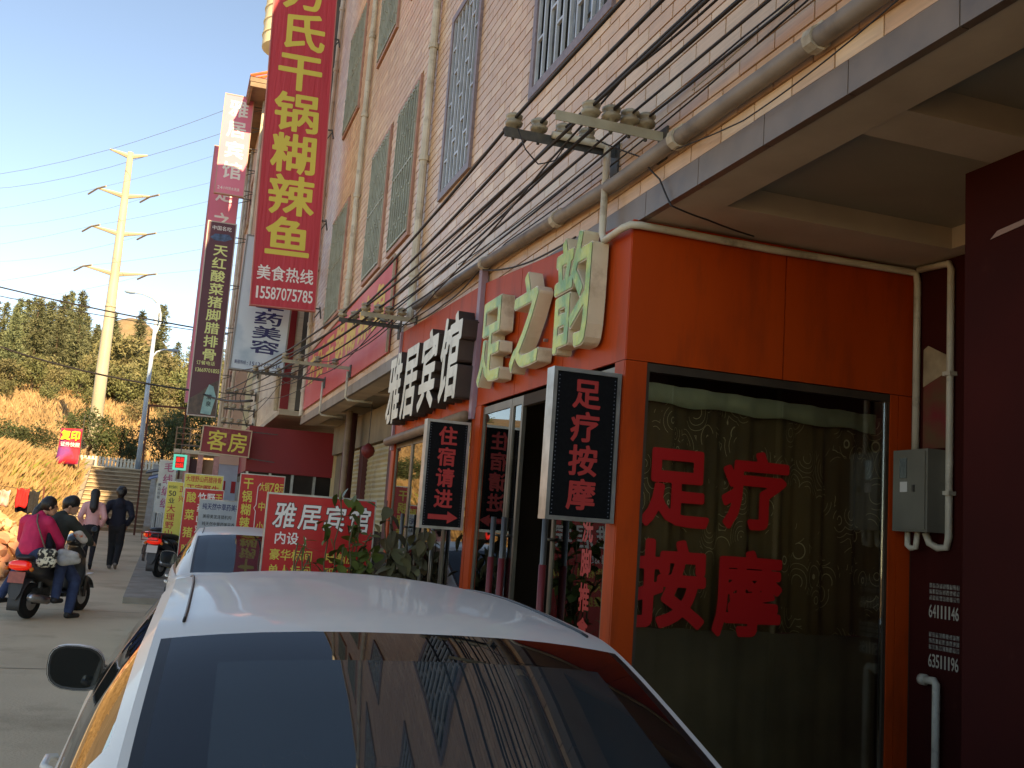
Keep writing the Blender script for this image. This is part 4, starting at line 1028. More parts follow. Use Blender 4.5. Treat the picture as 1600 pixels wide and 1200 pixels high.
A5x = (1.16,1.34,1.55,1.8); A6x = (1.38,1.6,1.85,2.1)
crossarm('dark crossarm at the far end of the tiled building', 17.36, 1.12, 2.33, 3.98, A5x, DARKSTEEL)
crossarm('pale crossarm below the middle of the faded banner', 14.7, 1.33, 2.33, 3.84, A6x, PALESTEEL)
for y0, z0 in ((17.4,3.95),(14.75,3.8)):
    pd = tag(MB().tube([(2.30,y0,z0),(2.30,y0,3.42),(2.33,y0,3.38),(2.7,y0,3.38)], .018, 8).build('drop_conduit', PVC, smooth=True), 'thin cream conduit dropping from the crossarm %s' % ('at the far end of the block' if y0 > 16 else 'below the faded banner'), 'pipe')
pole = tag(MB().tube([(1.70,24.0,.3),(1.70,24.0,6.2)], .05, 8).build('service_pole', PVC, smooth=True), 'white service pole carrying small crossarms by the narrow building', 'pole')
B1x = (1.0,1.2,1.42,1.6)
for k, (y, z, x0, lab) in enumerate(((23.9,4.86,1.02,'top crossarm on the white service pole'),(23.9,4.32,1.0,'second crossarm from the top on the white service pole'),(23.9,3.95,.98,'third crossarm from the top on the white service pole'),(23.9,3.62,.96,'lowest crossarm on the white service pole'))):
    crossarm(lab, y, x0, 1.66, z, [x0+.06+.17*i for i in range(4)], DARKSTEEL, h=.04, group='crossarms on the service pole')
def cable(label, pts, r=0.008, sag=0.05, m_=BLACKCABLE, name='power_cable', n=10, group='cables along the facade'):
    P = []
    for (a, b) in zip(pts, pts[1:]):
        a = Vector(a); b = Vector(b)
        for i in range(n): 
            t = i/n; P.append(a.lerp(b, t)-Vector((0,0,4*sag*t*(1-t)*(1 if (b-a).length > 1 else .2))))
    P.append(Vector(pts[-1]))
    return tag(MB().tube(P, r, 6).build(name, m_, smooth=True), label, 'cable', group)
ORD = ('outermost','second','third','innermost')
for i in range(4):
    cable('black cable on the %s insulator of the dark crossarm by the orange corner' % ORD[i],
          [(A1x[i]+.0, -13, 4.16+.02*i), (A1x[i], 5.47, 4.085), (A3x[i], 11.4, 3.985), (A5x[i], 17.36, 4.06), (B1x[i], 23.9, 4.9)], r=.012 if i < 2 else .009)
    cable('black cable on the %s insulator of the pale crossarm nearest the camera' % ORD[i],
          [(A2x[i]+.02, -13, 4.06-.02*i), (A2x[i], 4.82, 3.955), (A4x[i], 10.7, 3.945), (A6x[i], 14.7, 3.92), (B1x[i]-.02, 23.9, 4.36)], r=.011 if i < 2 else .0075)
loose = [('thin slack cable strung close to the tiles above the green letters', [(2.30,-6,4.0),(2.31,3.0,3.98),(2.33,7.5,3.93),(2.30,10.7,3.86)], .005, .06),
         ('twisted service cable crossing the others left of the grey conduit', [(2.2,1.0,4.2),(2.1,3.2,4.12),(2.02,4.6,4.06),(1.95,5.5,3.88),(2.2,9.2,3.86),(2.24,11.0,3.8)], .007, .03),
         ('thin wire looping from the crossarm to the recess ceiling', [(2.20,5.40,4.02),(2.30,5.0,3.80),(2.33,4.78,3.60),(2.345,4.66,3.42),(2.6,4.72,3.40),(3.0,4.9,3.42)], .005, .02),
         ('thin wire hanging along the grey conduit', [(2.30,2.6,3.70),(2.31,3.9,3.60),(2.31,4.6,3.70),(2.31,4.7,3.74)], .0035, .03),
         ('pair of thin wires looping under the dark crossarm tip', [(1.70,5.40,3.99),(1.74,5.36,3.86),(1.84,5.4,3.80),(1.95,5.42,3.85),(2.02,5.45,3.97)], .004, .01),
         ('slack black cable sagging from the banner crossarm to the hotel fascia', [(2.1,11.4,3.95),(2.24,10.6,3.78),(2.29,9.2,3.75),(2.30,8.1,3.84),(2.33,6.8,3.62),(2.30,5.9,3.56)], .007, .03),
         ('thin cable fanning from the banner crossarm towards the pole', [(2.1,11.4,3.95),(1.9,14.7,3.7),(1.5,19,3.75),(1.1,23.9,4.0)], .006, .12),
         ('second thin cable fanning from the banner crossarm towards the pole', [(2.2,10.7,3.9),(1.8,14.7,3.88),(1.62,17.4,3.9),(1.3,23.9,3.66)], .006, .16),
         ('pale wire among the black cables at the upper right', [(2.12,-2,4.28),(2.22,2.6,4.05),(2.30,4.4,3.95)], .004, .04),
         ('thin black cable pressed against the tiles over the conduit', [(2.34,-8,4.1),(2.345,4.0,4.06),(2.345,9.0,4.1)], .005, .05),
         ('tangled cable drooping beside the white service pole', [(1.5,23.8,4.9),(1.3,23.6,4.2),(1.45,23.5,3.7),(1.62,23.7,3.4)], .008, .02)]
for lab, pts, r, sg in loose:
    cable(lab, pts, r, sg, PVC if lab.startswith('pale') else BLACKCABLE)

# ================================================================== CARS
WHITEPAINT = mat('white_car_paint', srgb(226,221,210), rough=0.4, coat=0.3, spec=0.35, wear=srgb(212,206,194), wscale=1.5, wamt=(0.5,0.9))
CARGLASS = mat('car_glass', srgb(14,17,20), rough=0.015, spec=0.7, coat=0.0)
REARPANE = mat('rear_pane_glass', srgb(44,54,58), srgb(38,46,48), scale=3, rough=0.015, spec=0.7, coat=0.0)  # lighter base colour stands in for light from the cabin behind the glass
RUBBER = mat('rubber', srgb(24,24,24), rough=0.85)
BLACKTRIM = mat('black_trim', srgb(26,26,26), rough=0.4)
ALLOY = mat('alloy', srgb(170,170,172), rough=0.3, metal=0.9)
REDLENS = mat('red_lens', srgb(150,14,14), rough=0.15, coat=1.0)
CLEARLENS = mat('clear_lens', srgb(200,205,210), rough=0.1, coat=1.0)
def cat(P, n):
    """Catmull-Rom through rows of equal-length tuples, n samples per span"""
    P = np.array(P, float); out = []
    for i in range(len(P)-1):
        p0 = P[max(i-1,0)]; p1 = P[i]; p2 = P[i+1]; p3 = P[min(i+2,len(P)-1)]
        for k in range(n):
            t = k/n; out.append(.5*((2*p1)+(-p0+p2)*t+(2*p0-5*p1+4*p2-p3)*t*t+(-p0+3*p1-3*p2+p3)*t**3))
    out.append(P[-1]); return np.array(out)
def split_grid(rows, pick, parts_mats, parent, flip=False, thick=0.0):
    """rows of points; pick(i,j,centre) gives the part name of that quad; every part is its own mesh"""
    n = len(rows); m_ = len(rows[0]); sets = {}
    for i in range(n-1):
        for j in range(m_-1):
            c = (Vector(rows[i][j])+Vector(rows[i+1][j+1]))/2
            nm = pick(i, j, c)
            if nm: sets.setdefault(nm, []).append((i, j))
    obs = {}
    for nm, qs in sets.items():
        idx = {}; vs = []; fs = []
        def vid(i, j):
            if (i, j) not in idx: idx[(i, j)] = len(vs); vs.append(tuple(rows[i][j]))
            return idx[(i, j)]
        for (i, j) in qs:
            q = (vid(i,j), vid(i,j+1), vid(i+1,j+1), vid(i+1,j)); fs.append(tuple(reversed(q)) if flip else q)
        b = MB(); b.add(vs, fs); base = nm.split('#')[0]
        o = b.build(base, parts_mats[base], parent, smooth=True)
        if thick: mo = o.modifiers.new('t','SOLIDIFY'); mo.thickness = thick; mo.offset = -1
        obs[nm] = o
    return obs
def make_car(label, loc, rz=0.0, name='parked_car', plate='云A'):
    t = thing(name, label, 'car', loc, rz, group='white cars parked along the shops')
    # greenhouse: (y, z, half width, crown, bow)
    G = cat([(.66,.985,.66,.02,.06),(.78,1.025,.655,.03,.09),(1.25,1.222,.63,.035,.11),(1.70,1.392,.595,.045,.09),(2.0,1.438,.575,.05,.05),(2.55,1.468,.55,.05,.0),(3.10,1.452,.54,.05,-.05),(3.50,1.385,.56,.05,-.10),(3.95,1.195,.65,.04,-.14),(4.45,.985,.70,.03,-.16)], 6)
    T = [-1,-.97,-.93,-.86,-.75,-.6,-.4,-.2,0,.2,.4,.6,.75,.86,.93,.97,1]
    rows = [[(w*tt, y+bow*tt*tt, z-cr*abs(tt)**2.4) for tt in T] for (y, z, w, cr, bow) in G]
    i_r0, i_r1, i_w0, i_w1 = 6, 18, 42, 54
    def pick(i, j, c):
        inn = 2 <= j <= len(T)-4
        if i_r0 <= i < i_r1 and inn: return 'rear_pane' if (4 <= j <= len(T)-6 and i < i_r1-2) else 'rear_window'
        if i_w0 <= i < i_w1 and inn: return 'windscreen'
        if (i_r0 <= i < i_r1 or i_w0 <= i < i_w1) and (j == 1 or j == len(T)-3): return 'window_seal#%d%d' % (j, i > 30)
        return 'roof'
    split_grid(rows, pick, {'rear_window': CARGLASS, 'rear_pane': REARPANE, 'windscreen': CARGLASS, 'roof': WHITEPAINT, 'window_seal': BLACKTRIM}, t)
    # sides: from roof rail down to the belt line
    for sgn in (-1, 1):
        rws = []
        for (y, z, w, cr, bow) in G:
            yy = y+bow; zz = z-cr; by = .70+(yy-.70)*1.0; bx = .765+.03*math.sin(max(0,min(1,(yy-.7)/3.7))*math.pi); bz = .955-.01*(yy-2)
            bz = min(bz, zz-.002)
            rw = []
            for k in range(9):
                v = k/8; x = w+(bx-w)*(v**1.0)+.025*math.sin(math.pi*v); rw.append((sgn*x, by, zz+(bz-zz)*v))
            rws.append(rw)
        def pick2(i, j, c, sgn=sgn):
            y = c.y
            if 1 <= j <= 6 and 1.42 < y < 3.9:
                hgt = (c.z-.95)
                if y < 2.45: return 'side_window#r'
                if y < 2.56: return 'door_pillar'
                if y < 3.75-.0: return 'side_window#f'
            if j == 7: return 'belt_trim'
            return 'side_pillar'
        split_grid(rws, pick2, {'side_window': CARGLASS, 'door_pillar': BLACKTRIM, 'side_pillar': WHITEPAINT, 'belt_trim': BLACKTRIM}, t, flip=(sgn < 0))
    # lower body: half section per station
    ST = [(-.02,.62,.80),(.03,.71,.93),(.12,.76,.985),(.35,.80,1.0),(.75,.825,.985),(1.3,.84,.965),(2.3,.845,.95),(3.3,.84,.945),(4.0,.83,.965),(4.5,.81,.93),(4.85,.77,.82),(5.0,.68,.70)]
    L = cat(ST, 4)
    def section(y, w, zt):
        wt = min(w-.03, .765)
        pts = [(0,zt+.01),(.35,zt+.008),(wt-.12,zt),(wt,zt-.02),(w-.01,zt-.11),(w+.005,zt-.24),(w,.55),(w-.015,.38),(w-.06,.24),(w-.25,.20),(0,.20)]
        c = cat(pts, 3)
        return [(x, y, z) for x, z in c]+[(-x, y, z) for x, z in c[::-1][1:-1]]
    secs = []
    s0 = section(*L[0]); cen = Vector((0, L[0][0]-.02, .55))
    for f in (.02,.35,.7,.9): secs.append([tuple(cen.lerp(Vector(p), f)) for p in s0])
    secs += [section(*l) for l in L]
    s1 = section(*L[-1]); cen = Vector((0, L[-1][0]+.02, .5))
    for f in (.9,.5,.02): secs.append([tuple(cen.lerp(Vector(p), f)) for p in s1])
    rows = [s+[s[0]] for s in secs]
    def pick3(i, j, c):
        if c.y < .42 and .70 < c.z < .91 and abs(c.x) > .50 and c.z < 2: return 'tail_light#'+('l' if c.x < 0 else 'r')
        if c.y > 4.55 and .60 < c.z < .74 and abs(c.x) > .45: return 'headlight#'+('l' if c.x < 0 else 'r')
        return 'body'
    split_grid(rows, pick3, {'body': WHITEPAINT, 'tail_light': REDLENS, 'headlight': CLEARLENS}, t, flip=True)
    # wheels with arches
    for sx in (-1, 1):
        for y in (1.0, 3.95):
            MB().lathe([(.36,-.01),(.37,0),(.37,.012),(.0,.014)], (sx*.832,y,.335), 28, 'X').build('wheel_arch', BLACKTRIM, t) if sx > 0 else MB().lathe([(.0,-.014),(.37,-.012),(.37,0),(.36,.01)], (sx*.832,y,.335), 28, 'X').build('wheel_arch', BLACKTRIM, t)
            wv = bpy.data.objects.new('wheel', None); COL.objects.link(wv); wv.parent = t; wv.location = (sx*.765, y, .32)
            MB().lathe([(.20,-.10),(.29,-.105),(.315,-.08),(.32,0),(.315,.08),(.29,.105),(.20,.10)], (0,0,0), 28, 'X').build('tyre', RUBBER, wv, smooth=True)
            m_ = MB(); m_.lathe([(.20,-.06),(.20,.085),(.17,.09),(.05,.075),(.02,.095),(.0,.095)] if sx > 0 else [(.0,-.095),(.02,-.095),(.05,-.075),(.17,-.09),(.20,-.085),(.20,.06)], (0,0,0), 20, 'X'); m_.build('rim', ALLOY, wv)
    # door mirrors
    for sx in (-1, 1):
        c = Vector((sx*.862, 3.68, 1.005))
        m_ = MB(); rings = []
        for k, (dy, sc) in enumerate(((-.05,.97),(-.045,1.0),(0,1.0),(.06,.86),(.10,.55),(.115,.12))):
            rings.append([(c.x+sc*.105*math.copysign(abs(math.cos(a))**.7, math.cos(a)), c.y+dy, c.z+sc*.086*math.copysign(abs(math.sin(a))**.7, math.sin(a))+.01*math.cos(a)*sx) for a in [2*math.pi*q/20 for q in range(21)]])
        m_.grid(rings); mo = m_.build('mirror', WHITEPAINT, t, smooth=True)
        g = MB(); ring = [(c.x+.094*math.copysign(abs(math.cos(a))**.7, math.cos(a)), c.y-.046, c.z+.075*math.copysign(abs(math.sin(a))**.7, math.sin(a))+.01*math.cos(a)*sx) for a in [2*math.pi*q/20 for q in range(20)]]
        g.add(ring, [tuple(range(20))]); g.build('mirror_glass', mat('mirror_glass', srgb(60,64,66), rough=0.02, metal=1.0), mo)
        b = MB(); r1 = [(p[0]+(p[0]-c.x)*.13, p[1]-.002, p[2]+(p[2]-c.z)*.15) for p in ring]; b.add(ring+r1, [(k, (k+1)%20, 20+(k+1)%20, 20+k) for k in range(20)]); b.build('mirror_rim', BLACKTRIM, mo)
        MB().bar((sx*.74,3.75,.94),(sx*.82,3.70,.965),.05,.04).build('mirror_stalk', BLACKTRIM, mo)
        for y in (1.75, 2.75): MB().tube([(sx*.845,y,.83),(sx*.868,y+.03,.835),(sx*.868,y+.15,.835),(sx*.845,y+.18,.83)], .012, 6).build('door_handle', WHITEPAINT, t, smooth=True)
    pl = MB().box(-.22,-.062,.62,.22,-.05,.76).build('number_plate', mat('plate_blue', srgb(30,60,150), rough=0.4), t)
    MB().box(-.75,-.05,.30,.75,.02,.44).build('bumper_insert', BLACKTRIM, t)
    for sx in (-1, 1):   # roof ditch mouldings
        MB().tube([(sx*w*.90, y+bow*.81, z-cr*.90**2.4+.003) for (y, z, w, cr, bow) in G[20:42]], .004, 6).build('roof_moulding', BLACKTRIM, t, smooth=True)
    mb = MB(); mb.tube([(-.62,.60,.985),(0,.575,.995),(.62,.60,.985)], .006, 5); mb.build('boot_seam', BLACKTRIM, t)
    MB().box(-.5,1.2,.45,.5,3.9,.75).build('interior', BLACKTRIM, t)
    return t
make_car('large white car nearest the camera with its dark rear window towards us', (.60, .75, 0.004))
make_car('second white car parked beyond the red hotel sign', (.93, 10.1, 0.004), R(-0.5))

# ================================================================== SCOOTERS
def loft(mb, secs, cap=True):
    n = len(secs[0]); o = len(mb.v); mb.v.extend([tuple(p) for s_ in secs for p in s_])
    for i in range(len(secs)-1):
        for k in range(n): mb.f.append((o+i*n+k, o+i*n+(k+1)%n, o+(i+1)*n+(k+1)%n, o+(i+1)*n+k)); mb.m.append(mb.cur)
    if cap: mb.f.append(tuple(o+k for k in reversed(range(n)))); mb.f.append(tuple(o+(len(secs)-1)*n+k for k in range(n))); mb.m += [mb.cur]*2
    return mb
def ell(c, rx, rz, n=14, p=.8, tilt=0):
    out = []
    for k in range(n):
        a = 2*math.pi*k/n; ca, sa = math.cos(a), math.sin(a)
        x = rx*math.copysign(abs(ca)**p, ca); z = rz*math.copysign(abs(sa)**p, sa)
        out.append((c[0]+x, c[1]+tilt*z, c[2]+z))
    return out
def make_scooter(label, loc, rz, body, rack=False, exhaust=True, name='scooter', platem=None):
    t = thing(name, label, 'scooter', loc, rz)
    for y, nm in ((.22,'rear'),(1.52,'front')):
        w = bpy.data.objects.new('wheel', None); COL.objects.link(w); w.parent = t; w.location = (0,y,.235)
        pr = [(.15,-.04),(.20,-.055),(.228,-.035),(.235,0),(.228,.035),(.20,.055),(.15,.04)]
        MB().lathe(pr, (0,0,0), 24, 'X').build('tyre', RUBBER, w, smooth=True)
        m_ = MB(); m_.lathe([(.03,-.06),(.15,-.035),(.15,.035),(.03,.06)], (0,0,0), 16, 'X'); m_.build('rim', ALLOY, w)
    # tail body
    mb = MB(); loft(mb, [ell((0,-.10,.70),.05,.06),ell((0,-.02,.69),.13,.10),ell((0,.15,.66),.165,.14),ell((0,.45,.60),.17,.19),ell((0,.70,.52),.14,.22),ell((0,.82,.44),.12,.18)])
    mb.build('tail_body', body, t, smooth=True)
    mb = MB(); loft(mb, [ell((0,-.06,.80),.10,.03),ell((0,.05,.81),.15,.05),ell((0,.35,.80),.155,.055),ell((0,.62,.78),.13,.06),ell((0,.78,.74),.08,.04)]); mb.build('seat', mat('seat_vinyl', srgb(30,30,32), rough=0.45), t, smooth=True)
    # engine block, swing arm, footboard, leg shield
    mb = MB(); mb.box(-.10,.18,.20,.09,.55,.40); mb.tube([(-.10,.22,.235),(-.10,.60,.28)], .06, 8); mb.tube([(.06,.30,.26),(.07,.34,.60)], .035, 8); mb.build('engine', mat('engine_grey', srgb(80,78,74), srgb(54,52,50), scale=12, rough=0.5, metal=0.5), t)
    MB().box(-.15,.80,.26,.15,1.22,.31).build('footboard', BLACKTRIM, t)
    mb = MB(); loft(mb, [ell((0,1.20,.30),.16,.03,p=.6),ell((0,1.26,.55),.19,.04,p=.6),ell((0,1.28,.80),.15,.05,p=.6),ell((0,1.22,.96),.09,.05,p=.6)]); mb.build('leg_shield', body, t, smooth=True)
    mb = MB(); mb.tube([(0,1.52,.24),(0,1.40,.56),(0,1.26,.98)], .03, 8); mb.box(-.08,1.48,.22,-.06,1.54,.52); mb.box(.06,1.48,.22,.08,1.54,.52); mb.build('fork', DARKSTEEL, t)
    rows = [[(x, 1.52+.27*math.cos(a), .235+.27*math.sin(a)) for x in (-.07,-.04,.04,.07)] for a in [R(20+14*k) for k in range(11)]]
    MB().grid(rows).build('front_mudguard', body, t, smooth=True).modifiers.new('t','SOLIDIFY').thickness = .006
    rows = [[(x, .22+(.275+.01*k)*math.cos(a), .235+(.275+.01*k)*math.sin(a)) for x in (-.085,-.07,.07,.085)] for k, a in enumerate([R(80+13*k) for k in range(10)])]
    MB().grid(rows).build('rear_mudguard', mat('mudguard_grey', srgb(58,58,58), rough=0.6), t, smooth=True).modifiers.new('t','SOLIDIFY').thickness = .006
    MB().prism([(-.10,-.10,.60),(.10,-.10,.60),(.085,-.16,.36),(.04,-.17,.27),(-.04,-.17,.27),(-.085,-.16,.36)], (0,0,0), (0,.012,0)).build('mud_flap', MATS['mudguard_grey'], t)
    MB().prism([(-.11,-.135,.62),(.11,-.135,.62),(.11,-.165,.48),(-.11,-.165,.48)], (0,0,0), (0,.006,0)).build('number_plate', platem or mat('plate_white', srgb(190,180,170), rough=0.5), t)
    mb = MB(); loft(mb, [ell((0,-.155,.70),.10,.045),ell((0,-.14,.70),.135,.062),ell((0,-.08,.70),.15,.07)]); mb.build('tail_light', mat('scooter_tail_light', srgb(190,22,14), rough=0.15, coat=1.0, emit=srgb(255,40,20), estr=0.15), t, smooth=True)
    for sx in (-1,1): MB().lathe([(.0,-.03),(.025,-.025),(.03,0),(.0,.01)], (sx*.17,-.10,.66), 10, 'Y').build('indicator', mat('amber_lens', srgb(210,110,30), rough=0.2), t, smooth=True)
    if exhaust:
        mb = MB(); mb.tube([(.14,.62,.22),(.15,.45,.22),(.155,.40,.24),(.16,-.02,.30),(.16,-.06,.305)], [.02,.022,.055,.058,.03], 12); mb.build('exhaust', ALLOY, t, smooth=True)
    mb = MB(); mb.tube([(-.33,1.12,1.0),(-.18,1.20,1.02),(0,1.24,1.0),(.18,1.20,1.02),(.33,1.12,1.0)], .013, 8); mb.build('handlebar', DARKSTEEL, t, smooth=True)
    for sx in (-1,1):
        MB().tube([(sx*.34,1.115,1.0),(sx*.22,1.18,1.015)], .02, 8).build('grip', RUBBER, t, smooth=True)
        m_ = MB(); m_.tube([(sx*.20,1.2,1.02),(sx*.26,1.20,1.14)], .007, 6); o = m_.build('mirror', DARKSTEEL, t)
        MB().lathe([(.0,-.012),(.05,-.012),(.055,0),(.03,.02),(.0,.025)], (sx*.27,1.20,1.18), 14, 'Y').build('mirror_head', BLACKTRIM, o, smooth=True)
    mb = MB(); loft(mb, [ell((0,1.10,1.0),.07,.05),ell((0,1.2,1.03),.13,.09),ell((0,1.32,1.0),.11,.09),ell((0,1.36,.98),.07,.06)]); mb.build('head_cowl', body, t, smooth=True)
    if rack:
        mb = MB()
        for x in (-.16,-.05,.05,.16): mb.tube([(x,.02,.84),(x,-.30,.86)], .011, 6)
        mb.tube([(-.17,-.30,.86),(.17,-.30,.86)], .012, 6); mb.tube([(-.17,-.05,.85),(.17,-.05,.85)], .012, 6); mb.tube([(-.17,-.28,.86),(-.17,-.28,.72),(.17,-.28,.72),(.17,-.28,.86)], .011, 6)
        mb.tube([(-.14,-.1,.85),(-.12,-.06,.66)], .011, 6); mb.tube([(.14,-.1,.85),(.12,-.06,.66)], .011, 6)
        mb.build('rear_rack', mat('rack_red', srgb(130,36,36), rough=0.4), t)
    mb = MB(); mb.tube([(-.12,.62,.24),(-.22,.52,.01)], .012, 6); mb.build('kick_stand', DARKSTEEL, t)
    return t
gz = ground_z
BLACKPAINT = mat('black_gloss_paint', srgb(24,24,26), rough=0.2, coat=1.0)
GREYPAINT = mat('grey_gloss_paint', srgb(52,50,48), rough=0.3, coat=0.6)
SX, SY, SRZ = -1.66, 14.7, R(-24)
make_scooter('dark scooter carrying two riders down the street', (SX, SY, gz(SY)+.006), SRZ, GREYPAINT, platem=mat('plate_reddish', srgb(176,92,74), srgb(150,78,64), scale=20, rough=0.5))
make_scooter('black scooter with a red rear rack parked before the menu boards', (-.10, 20.9, gz(20.9)+.106), R(-28), BLACKPAINT, rack=True)
make_scooter('silver and blue motorbike half hidden behind the black scooter', (-.22, 23.6, gz(23.6)+.106), R(-70), mat('silver_blue_paint', srgb(120,140,160), srgb(170,170,170), scale=3, rough=0.25, metal=.3, coat=.8), name='motorbike')

# ================================================================== PEOPLE
def blob(name, caps, mtl, parent, voxel=0.016, extra=None, sm=6):
    """one continuous surface from tapered limbs: (p, q, r_p, r_q, flatten_y)"""
    mb = MB()
    for c in caps:
        p, q, r0, r1 = Vector(c[0]), Vector(c[1]), c[2], c[3]; fl = c[4] if len(c) > 4 else 1.0
        d = q-p; L = d.length
        if L < 1e-5: d = Vector((0,0,1)); q = p+d*1e-3; L = 1e-3
        d.normalize(); a = Vector((0,0,1)) if abs(d.z) < .9 else Vector((1,0,0)); s_ = d.cross(a).normalized(); u_ = s_.cross(d)
        rings = []; N = 14
        prof = [(-math.cos(k*math.pi/10)*r0, math.sin(k*math.pi/10)*r0) for k in range(1,6)]+[(L+math.sin(k*math.pi/10)*r1, math.cos(k*math.pi/10)*r1) for k in range(0,5)]
        for (h, r) in prof:
            ring = []
            for k in range(N):
                t = 2*math.pi*k/N; off = (s_*math.cos(t)+u_*math.sin(t))*r; off.y *= fl; ring.append(p+d*h+off)
            rings.append(ring)
        loft(mb, rings)
    me = mb.mesh(name, mtl); o = bpy.data.objects.new(name, me); COL.objects.link(o)
    md = o.modifiers.new('r','REMESH'); md.mode = 'VOXEL'; md.voxel_size = voxel; md.use_smooth_shade = True
    ms = o.modifiers.new('s','SMOOTH'); ms.factor = .5; ms.iterations = sm
    dg = bpy.context.evaluated_depsgraph_get(); me2 = bpy.data.meshes.new_from_object(o.evaluated_get(dg))
    bpy.data.objects.remove(o); bpy.data.meshes.remove(me)
    me2.name = name
    me2.polygons.foreach_set('use_smooth', [True]*len(me2.polygons))
    if not me2.materials: me2.materials.append(mtl)
    return link(name, me2, parent)
SKIN = mat('skin', srgb(206,158,128), srgb(190,140,112), scale=9, rough=0.5)
HAIR = mat('black_hair', srgb(18,15,14), srgb(34,28,24), scale=30, rough=0.4, stretch=(4,4,.6), bump=.3, bscale=60)
NAVYCLOTH = mat('navy_cloth', srgb(30,32,46), srgb(24,26,38), scale=14, rough=0.9, bump=.3, bscale=18)
BLACKCLOTH = mat('black_cloth', srgb(26,25,27), srgb(34,33,35), scale=14, rough=0.9, bump=.3, bscale=18)
PINKCOAT = mat('pale_pink_coat', srgb(232,176,172), srgb(218,160,156), scale=9, rough=0.85, bump=.3, bscale=14)
HOTPINK = mat('hot_pink_jacket', srgb(214,36,92), srgb(194,28,80), scale=9, rough=0.7, bump=.4, bscale=14)
DENIM = mat('blue_denim', srgb(52,68,100), srgb(38,50,78), scale=12, rough=0.9, bump=.3, bscale=25)
SHOE = mat('dark_shoe', srgb(40,38,38), rough=0.6)
def hand(c, d, r=.009):
    """palm and five bent fingers at c, pointing along d"""
    c = Vector(c); d = Vector(d).normalized(); a = Vector((0,0,1)) if abs(d.z) < .8 else Vector((0,1,0)); s_ = d.cross(a).normalized(); n = s_.cross(d)
    out = [(c, c+d*.07, .028, .034, .7)]
    for k, (o_, L) in enumerate(((-.027,.055),(-.009,.068),(.009,.064),(.026,.05))):
        b = c+d*.075+s_*o_; m_ = b+d*L*.55-n*.006; out += [(b, m_, r, r*.9), (m_, m_+d*L*.3-n*L*.4, r*.9, r*.75)]
    th = c+d*.025-s_*.032; out += [(th, th+d*.035-s_*.022, r*1.1, r), (th+d*.035-s_*.022, th+d*.06-s_*.024-n*.012, r, r*.8)]
    return out
def head(caps, c, tilt=(0,1), s=1.0):
    """skull, face, nose, chin, ears; looking along +Y turned by tilt (unit xy)"""
    c = Vector(c); f = Vector((tilt[0], tilt[1], 0)).normalized(); r = Vector((f.y, -f.x, 0))
    caps += [(c+Vector((0,0,.015))-f*.015, c+Vector((0,0,.03))+f*.005, .092*s, .088*s), (c+f*.03-Vector((0,0,.05)), c+f*.035-Vector((0,0,.075)), .062*s, .05*s), (c+f*.095+Vector((0,0,.0)), c+f*.108-Vector((0,0,.025)), .010, .014),
             (c+f*.075-Vector((0,0,.06)), c+f*.082-Vector((0,0,.062)), .02, .02)]
    for sx in (-1,1): caps.append((c+r*sx*.086-Vector((0,0,.005)), c+r*sx*.09-Vector((0,0,.03)), .016, .012)); 
    return caps
def face_parts(parent, c, tilt):
    c = Vector(c); f = Vector((tilt[0], tilt[1], 0)).normalized(); r = Vector((f.y, -f.x, 0))
    for sx in (-1,1):
        p = c+r*sx*.033+f*.084+Vector((0,0,.008)); MB().lathe([(.0,-.008),(.011,-.004),(.011,.004),(.0,.008)], p, 8).build('eye', mat('eye_dark', srgb(24,18,16), rough=.2), parent, smooth=True)
    p = c+f*.092-Vector((0,0,.058)); MB().bar(p-r*.022, p+r*.022, .008, .010).build('mouth', mat('lips', srgb(160,84,78), rough=.5), parent)
